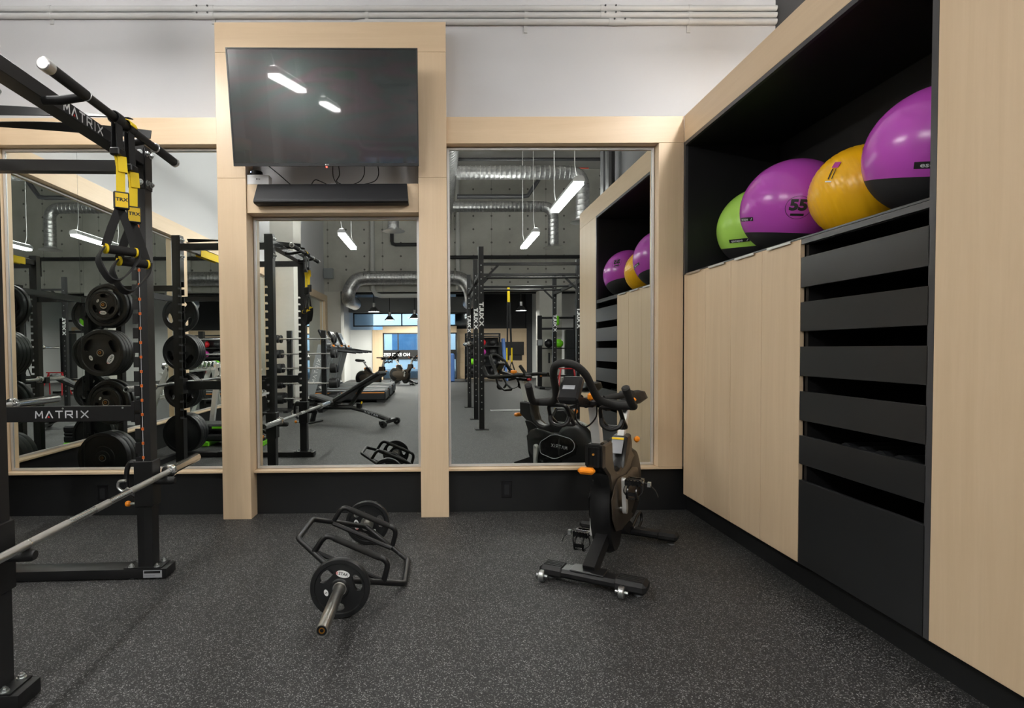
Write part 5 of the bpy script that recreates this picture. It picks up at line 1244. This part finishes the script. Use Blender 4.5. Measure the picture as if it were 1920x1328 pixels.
# ------------------------------------------------ adjustable bench
t, P = loc_thing('weight_bench', 'black adjustable bench with raised backrest and transport wheels', 'bench', (-2.10, -5.02, 0), math.atan2(0.534, 1.414))
fr = P('frame', MB().tube([(0.02, 0, 0.03), (0.10, 0, 0.20), (0.25, 0, 0.26), (0.75, 0, 0.27), (1.0, 0, 0.22), (1.42, 0, 0.09)], 0.038, 8), 'powder')
tx = MB(); put_word(tx, 'MATRIX', 0.035, (1.12, 0.042, 0.185), V(-1, 0, 0.31), V(-0.31, 0, -1) * -1, 0.24, 0.17); P('lettering', tx, 'ink_silver', fr)
P('front_foot', MB().cbox(-0.05, 0.11, -0.20, 0.20, 0.0, 0.025, 0.005), 'powder')
P('front_post', MB().beam((0.03, 0, 0.02), (0.12, 0, 0.33), 0.06, 0.06), 'powder')
P('rear_foot', MB().box(1.36, 1.44, -0.25, 0.25, 0.05, 0.10), 'powder')
for y in (-0.24, 0.24): P('transport_wheel', MB().lathe([(0.02, -0.025), (0.05, -0.025), (0.055, -0.018), (0.055, 0.018), (0.05, 0.025), (0.02, 0.025)], (1.43, y, 0.055), (0, 1, 0), 20, True), 'rubber')
P('seat_pad', MB().cbox(-0.23, 0.23, -0.14, 0.14, -0.035, 0.035, 0.02).xf(Matrix.Translation((0.28, 0, 0.385)) @ Matrix.Rotation(math.radians(14), 4, 'Y')), 'upholstery')
P('back_pad', MB().cbox(-0.47, 0.47, -0.14, 0.14, -0.035, 0.035, 0.02).xf(Matrix.Translation((0.90, 0, 0.60)) @ Matrix.Rotation(math.radians(-29), 4, 'Y')), 'upholstery')
P('back_support', MB().beam((0.72, 0, 0.27), (0.98, 0, 0.62), 0.05, 0.05), 'powder')
P('seat_support', MB().beam((0.25, 0, 0.26), (0.30, 0, 0.36), 0.06, 0.05), 'powder')
P('ladder', MB().box(0.86, 0.93, -0.03, 0.03, 0.25, 0.34), 'powder')
P('locking_pin', MB().cyl((0.93, 0.0, 0.33), (0.94, 0.0, 0.365), 0.012, 12), 'tag_yellow')
# ------------------------------------------------ fixed barbells on an A-stand
t, P = loc_thing('barbell_stand', 'black upright stand for fixed barbells beside the mirrored wall', 'rack', (-2.56, -6.8, 0))
for x in (-0.33, 0.33):
    P('post', MB().box(x - 0.045, x + 0.045, -0.05, 0.05, 0.04, 1.56), 'powder')
    P('foot', MB().box(x - 0.04, x + 0.04, -0.38, 0.38, 0.0, 0.05), 'powder')
    for z in (1.40, 1.11, 0.83, 0.54, 0.25):
        for s in (-1, 1): P('hook', MB().box(x - 0.02, x + 0.02, min(s * 0.05, s * 0.17), max(s * 0.05, s * 0.17), z - 0.045, z - 0.018), 'powder')
P('cross_bar', MB().box(-0.285, 0.285, -0.03, 0.03, 0.09, 0.15), 'powder')
def fixed_barbell(y, z, R, L, lab):
    t, P = loc_thing('fixed_barbell', lab, 'barbell', (-2.56, -6.8 + y, z), 0, 'fixed barbells on the stand')
    P('bar', MB().cyl((-0.52, 0, 0), (0.52, 0, 0), 0.016, 14), 'chrome')
    for s in (-1, 1):
        P('head', MB().lathe([(0.0, -L / 2), (R * 0.9, -L / 2), (R, -L / 2 + 0.012), (R, L / 2 - 0.012), (R * 0.9, L / 2), (0.0, L / 2)], (s * 0.53, 0, 0), (1, 0, 0), 24), 'rubber')
nmz = ['top', 'second', 'third', 'fourth', 'bottom']
for i, z in enumerate((1.40, 1.11, 0.83, 0.54, 0.25)):
    R, L = 0.078 + 0.006 * i, 0.05 + 0.035 * i
    fixed_barbell(0.115, z, R, L, 'fixed barbell with round black heads, %s level, bench side of the stand' % nmz[i])
    fixed_barbell(-0.115, z, R, L, 'fixed barbell with round black heads, %s level, treadmill side of the stand' % nmz[i])
# ------------------------------------------------ treadmills
def treadmill():
    t, P = loc_thing('treadmill', '', 'treadmill', (0, 0, 0), 0, 'treadmills along the side wall')
    P('deck', MB().cbox(0.35, 2.0, -0.42, 0.42, 0.05, 0.26, 0.03), 'dark_plastic')
    P('belt', MB().box(0.45, 1.96, -0.28, 0.28, 0.26, 0.268), 'rubber')
    for s in (-1, 1):
        P('side_rail', MB().cbox(0.40, 1.98, s * 0.36 - 0.05, s * 0.36 + 0.05, 0.262, 0.275, 0.004), 'grey_plastic')
        P('orange_line', MB().box(0.42, 1.97, s * 0.421 - 0.002, s * 0.421 + 0.002, 0.215, 0.228), 'orange')
        u = P('upright', MB().beam((0.30, s * 0.40, 0.10), (0.62, s * 0.40, 1.28), 0.07, 0.20, (1, 0, 0)), 'grey_plastic')
        tx = MB(); put_word(tx, 'MATRIX', 0.07, (0.47, s * 0.437, 0.72), V(0.26, 0, 0.96) * s, V(-0.96, 0, 0.26) * s, 0.55, 0.16); P('lettering', tx, 'ink_white', u)
        P('hand_rail', MB().tube(spline([(0.60, s * 0.40, 1.22), (0.75, s * 0.40, 1.20), (1.1, s * 0.39, 1.15), (1.35, s * 0.38, 1.12)], 4), 0.030, 10), 'dark_plastic')
        P('foot', MB().box(1.80, 1.98, s * 0.36 - 0.04, s * 0.36 + 0.04, 0.0, 0.06), 'rubber')
        P('foot', MB().box(0.25, 0.42, s * 0.36 - 0.04, s * 0.36 + 0.04, 0.0, 0.06), 'rubber')
    P('motor_hood', MB().cbox(0.05, 0.55, -0.40, 0.40, 0.06, 0.36, 0.05), 'dark_plastic')
    P('dashboard', MB().cbox(0.55, 0.80, -0.42, 0.42, 1.18, 1.28, 0.03), 'dark_plastic')
    P('console', MB().cbox(-0.03, 0.03, -0.28, 0.28, -0.20, 0.20, 0.02).xf(Matrix.Translation((0.58, 0, 1.46)) @ Matrix.Rotation(math.radians(-25), 4, 'Y')), 'dark_plastic')
    P('console_screen', MB().box(0.031, 0.034, -0.24, 0.24, -0.15, 0.17).xf(Matrix.Translation((0.58, 0, 1.46)) @ Matrix.Rotation(math.radians(-25), 4, 'Y')), 'bike_gloss')
    P('orange_button', MB().box(0.76, 0.80, -0.05, 0.05, 1.25, 1.30), 'orange')
    return t
tr = treadmill(); tr.location = (-3.18, -8.75, 0); tr['label'] = 'grey treadmill nearest the fixed barbells, facing the side wall'
for y, lab in ((-9.85, 'grey treadmill in the middle of three facing the side wall'), (-10.95, 'grey treadmill nearest the concrete column, facing the side wall')):
    c = copy_tree(tr); c.location = (-3.18, y, 0); c['label'] = lab
# two more bikes of the same kind in the hall
for loc, rz, lab in (((-1.45, -12.0, 0), 1.9, 'indoor cycling bike standing past the treadmills'), ((-0.75, -14.3, 0), 2.1, 'indoor cycling bike standing before the entrance glazing')):
    c = copy_tree(bike); c.location = loc; c.rotation_euler = (0, 0, rz); c['label'] = lab
# ------------------------------------------------ rig
t, P = loc_thing('training_rig', 'tall black modular training rig with six lettered uprights and monkey bars', 'rig', (1.48, -5.6, 0))
rx = (0.62 - 1.48, 2.35 - 1.48); ry = (-4.08 + 5.6, -5.27 + 5.6, -7.18 + 5.6)
for x in rx:
    for y in ry:
        u = P('upright', MB().box(x - 0.0375, x + 0.0375, y - 0.0375, y + 0.0375, 0.006, 2.67), 'powder2')
        P('base_plate', MB().box(x - 0.10, x + 0.10, y - 0.10, y + 0.10, 0.0, 0.008), 'powder', u)
        hl = MB()
        for k in range(22):
            z = 0.30 + 0.10 * k
            if 1.42 < z < 1.92: continue
            hl.cyl((x, y + 0.0372, z), (x, y + 0.0383, z), 0.009, 10)
        P('hole_row', hl, 'zinc', u)
        tx = MB(); put_text(tx, 'X XULT', 0.080, (x, y + 0.0385, 1.69), (0, 0, 1), (1, 0, 0), 1.22, 0.004); P('lettering', tx, 'ink_white', u)
for y in ry: P('cross_bar', MB().box(rx[0] + 0.04, rx[1] - 0.04, y - 0.02, y + 0.02, 2.40, 2.44), 'powder')
for y in (ry[0] - 0.55, ry[1] - 0.6, ry[1] - 1.2): P('monkey_bar', MB().cyl((rx[0], y, 2.29), (rx[1], y, 2.29), 0.017, 12), 'powder')
for x in rx:
    P('long_beam', MB().box(x - 0.025, x + 0.025, ry[2] + 0.04, ry[1] - 0.04, 2.26, 2.32), 'powder')
    P('long_beam', MB().box(x - 0.025, x + 0.025, ry[1] + 0.04, ry[0] - 0.04, 2.26, 2.32), 'powder')
for y in ry:
    for x, s in ((rx[0], 1), (rx[1], -1)): P('brace', MB().beam((x + s * 0.03, y, 2.18), (x + s * 0.26, y, 2.41), 0.03, 0.03, (0, 1, 0)), 'powder')
barbell('steel barbell racked on the lettered uprights of the rig', (0.50, -5.05, 1.27), (0.0, -1, 0))
P('j_cup', MB().box(rx[0] - 0.15, rx[0] - 0.038, ry[1] - 0.03, ry[1] + 0.03, 1.215, 1.2555), 'powder')
t2, P2 = loc_thing('suspension_trainer', 'yellow and black suspension trainer hanging from the rig cross bar', 'suspension trainer', (1.42, -7.18, 0.40))
P2('anchor_strap', MB().ribbon([(0, 0, 2.04), (0.0, 0.024, 2.02), (0.0, 0.022, 1.72)], (1, 0, 0), 0.05, 0.006), 'strap_yellow')
P2('main_strap', MB().ribbon([(-0.02, 0.02, 1.73), (-0.03, 0.02, 0.80)], (1, 0, 0), 0.03, 0.005), 'strap_black')
P2('main_strap', MB().ribbon([(0.02, 0.02, 1.73), (0.05, 0.02, 0.80)], (1, 0, 0), 0.04, 0.005), 'strap_black')
for x in (-0.04, 0.06):
    P2('yellow_strap', MB().ribbon([(x, 0.02, 0.80), (x, 0.02, 0.50)], (1, 0, 0), 0.03, 0.005), 'strap_yellow')
    for s in (-1, 1): P2('webbing', MB().ribbon([(x, 0.02, 0.52), (x + s * 0.07, 0.02, 0.30)], (1, 0, 0.3), 0.025, 0.005), 'strap_black')
    P2('grip', MB().cyl((x - 0.07, 0.02, 0.29), (x + 0.07, 0.02, 0.29), 0.019, 12), 'grip_foam')
o = obj('floor_plate', MB().cbox(0.98, 1.75, -6.62, -6.45, 0.0, 0.012, 0.003), 'alu'); tag(o, 'flat metal plate lying on the floor under the rig', 'floor plate')
# ------------------------------------------------ medicine ball rack and mats
t, P = loc_thing('ball_rack', 'black slanted storage rack full of medicine balls and bags', 'rack', (1.65, -16.4, 0))
for x in (-0.62, 0.62):
    P('post', MB().beam((x, -0.25, 0), (x, 0.0, 1.75), 0.07, 0.07, (0, 1, 0)), 'powder'); P('foot', MB().box(x - 0.04, x + 0.04, -0.45, 0.45, 0, 0.06), 'powder')
for z, y in ((0.22, 0.05), (0.55, 0.0), (0.90, -0.05), (1.25, -0.08), (1.62, -0.02)): P('shelf', MB().box(-0.62, 0.62, y - 0.20, y + 0.20, z, z + 0.04), 'powder')
P('pull_bar', MB().box(-0.62, 0.62, -0.04, 0.02, 1.70, 1.76), 'powder')
P('back_panel', MB().box(-0.60, 0.60, -0.30, -0.28, 0.10, 1.60), 'black_wall')
mb_cols = ['rubber', 'red_p', 'dark_plastic', 'green_p', 'rubber', 'dark_plastic', 'rubber', 'pink_p', 'rubber', 'dark_plastic', 'red_p', 'rubber']
nmc = {'rubber': 'black', 'red_p': 'red', 'dark_plastic': 'dark grey', 'green_p': 'green', 'pink_p': 'pink'}
i = 0
for lv_, (z, y) in zip(('bottom', 'second', 'third', 'fourth'), ((0.26, 0.05), (0.59, 0.0), (0.94, -0.05), (1.29, -0.08))):
    for x in (-0.40, 0.0, 0.38):
        r = 0.125; m_ = mb_cols[i % 12]; i += 1
        o = obj('medicine_ball', MB().ball((1.65 + x, -16.4 + y, z + r), r, 18, 10), m_); tag(o, '%s medicine ball, %s shelf of the ball rack, %s from the mat' % (nmc[m_], lv_, ORD[(i - 1) % 3]), 'medicine ball', 'medicine balls on the rack')
o = obj('rolled_mat', MB().cbox(0.42, 0.60, -16.5, -15.9, 0.0, 1.02, 0.04), 'blue_p'); tag(o, 'blue exercise mat standing upright left of the ball rack', 'mat')
o = obj('rolled_mat', MB().cyl((2.50, -16.3, 0.0), (2.42, -16.6, 1.55), 0.07, 14), 'blue_p'); tag(o, 'tall blue rolled mat leaning beside the ball rack', 'mat')
# ------------------------------------------------ cable machine with a ball shelf
t, P = loc_thing('cable_machine', 'black cable machine with shelf, in front of the concrete column', 'cable machine', (3.52, -12.35, 0))
for x in (-0.52, 0.55):
    P('post', MB().box(x - 0.06, x + 0.06, -0.06, 0.06, 0.0, 2.15), 'powder'); P('foot', MB().box(x - 0.08, x + 0.08, -0.40, 0.40, 0, 0.06), 'powder')
P('cross_bar', MB().cyl((-0.52, 0, 2.08), (0.55, 0, 2.08), 0.03, 12), 'powder'); P('cross_bar', MB().box(-0.46, 0.49, -0.03, 0.03, 1.73, 1.79), 'powder')
P('shelf', MB().box(-0.46, 0.49, -0.15, 0.15, 1.16, 1.20), 'powder'); P('low_shelf', MB().box(-0.46, 0.49, -0.15, 0.15, 0.35, 0.39), 'powder')
P('weight_shroud', MB().cbox(0.24, 0.48, -0.12, 0.12, 0.40, 1.72, 0.01), 'dark_plastic')
P('pulley_carriage', MB().cbox(-0.60, -0.44, -0.08, 0.10, 1.25, 1.45, 0.02), 'zinc')
P('cable_handle', MB().cyl((-0.25, 0.05, 0.75), (-0.25, 0.05, 1.05), 0.03, 10), 'rubber')
P('green_band', MB().cbox(-0.10, 0.06, -0.05, 0.05, 1.86, 2.14, 0.03), 'green_p')
for x, m_, lab in ((-0.25, 'rubber', 'black slam ball on the shelf of the cable machine'), (0.05, 'green_p', 'green and black slam ball on the shelf of the cable machine')):
    o = obj('slam_ball', MB().ball((3.52 + x, -12.35, 1.20 + 0.13), 0.13, 18, 10), m_); tag(o, lab, 'medicine ball')
t, P = loc_thing('hurdle', 'red tubular hurdle stand in front of the cable machine', 'hurdle', (3.55, -11.2, 0))
for x in (-0.22, 0.22):
    P('leg', MB().tube([(x * 1.35, -0.2, 0.015), (x * 0.8, 0, 0.62)], 0.016, 8), 'red_p'); P('leg', MB().tube([(x * 1.35, 0.2, 0.015), (x * 0.8, 0, 0.62)], 0.016, 8), 'red_p')
P('top_bar', MB().cyl((-0.24, 0, 0.62), (0.24, 0, 0.62), 0.016, 8), 'red_p')
# ------------------------------------------------ dumbbell rack and step platforms near the left wall
t, P = loc_thing('dumbbell_rack', 'silver dumbbell rack with two sloping rails along the mirrored wall', 'rack', (-2.95, -4.45, 0))
for y in (-0.75, 0.75):
    P('leg', MB().beam((-0.25, y, 0.0), (-0.12, y, 1.0), 0.06, 0.06, (0, 1, 0)), 'silver_paint'); P('leg', MB().beam((0.28, y, 0.0), (-0.10, y, 0.95), 0.06, 0.06, (0, 1, 0)), 'silver_paint')
for x, z in ((-0.10, 0.90), (0.10, 0.52)):
    for dx in (-0.09, 0.09): P('rail', MB().beam((x + dx, -0.8, z - dx * 0.35), (x + dx, 0.8, z - dx * 0.35), 0.03, 0.03), 'silver_paint')
def dumbbell():
    t, P = loc_thing('dumbbell', '', 'dumbbell', (0, 0, 0), 0, 'chrome dumbbells on the rack')
    P('handle', MB().cyl((-0.07, 0, 0), (0.07, 0, 0), 0.014, 12), 'chrome')
    for s in (-1, 1): P('head', MB().lathe([(0.0, -0.035), (0.042, -0.035), (0.052, -0.022), (0.052, 0.022), (0.042, 0.035), (0.0, 0.035)], (s * 0.10, 0, 0), (1, 0, 0), 20), 'chrome')
    return t
db = dumbbell(); first = True
for nm, x, z in (('upper', -0.10, 0.90), ('lower', 0.10, 0.52)):
    for k in range(9):
        c = db if first else copy_tree(db); first = False
        c.location = (-2.95 + x, -4.45 - 0.62 + 0.155 * k, z + 0.067); c['label'] = 'chrome dumbbell on the %s rail of the silver rack, %s from the treadmill end' % (nm, ORD[k]); c['group'] = 'chrome dumbbells on the %s rail' % nm
t, P = loc_thing('step_platform', 'dark grey aerobic step with lime green feet, lower of two stacked', 'step', (-2.62, -3.0, 0))
P('top', MB().cbox(-0.45, 0.45, -0.20, 0.20, 0.06, 0.15, 0.02), 'dark_plastic')
for s in (-1, 1): P('foot', MB().cbox(s * 0.34 - 0.10, s * 0.34 + 0.10, -0.21, 0.21, 0.0, 0.062, 0.01), 'green_p')
t, P = loc_thing('step_platform', 'dark grey aerobic step with lime green stripe, upper of two stacked', 'step', (-2.62, -3.0, 0.151))
P('top', MB().cbox(-0.45, 0.45, -0.20, 0.20, 0.03, 0.12, 0.02), 'dark_plastic'); P('stripe', MB().box(-0.20, 0.20, 0.199, 0.203, 0.07, 0.095), 'green_p')
for s in (-1, 1): P('foot', MB().cbox(s * 0.34 - 0.10, s * 0.34 + 0.10, -0.20, 0.20, 0.0, 0.032, 0.01), 'dark_plastic')
# ------------------------------------------------ far door with exit sign
o = struct('door_1', MB().cbox(6.6, 7.5, YW - 0.40, YW - 0.36, 0.0, 2.05, 0.004), 'white_paint', label='white door in a maple surround')
obj('door_surround', MB().box(6.48, 6.6, YW - 0.40, YW - 0.33, 0, 2.15).box(7.5, 7.62, YW - 0.40, YW - 0.33, 0, 2.15).box(6.6, 7.5, YW - 0.40, YW - 0.33, 2.05, 2.15), 'wood_z', o)
obj('door_handle', MB().cyl((6.70, YW - 0.36, 1.0), (6.70, YW - 0.30, 1.0), 0.02, 10), 'zinc', o)
t, P = loc_thing('exit_sign', 'small green exit sign above the white door', 'sign', (7.05, YW - 0.36, 2.30))
P('case', MB().cbox(-0.20, 0.20, -0.04, 0.0, 0, 0.20, 0.01), 'carton'); P('face', MB().box(-0.19, 0.19, 0.0, 0.004, 0.01, 0.19), 'exit_green')
P('pictogram', MB().box(-0.03, 0.03, 0.004, 0.006, 0.04, 0.16), 'ink_white')
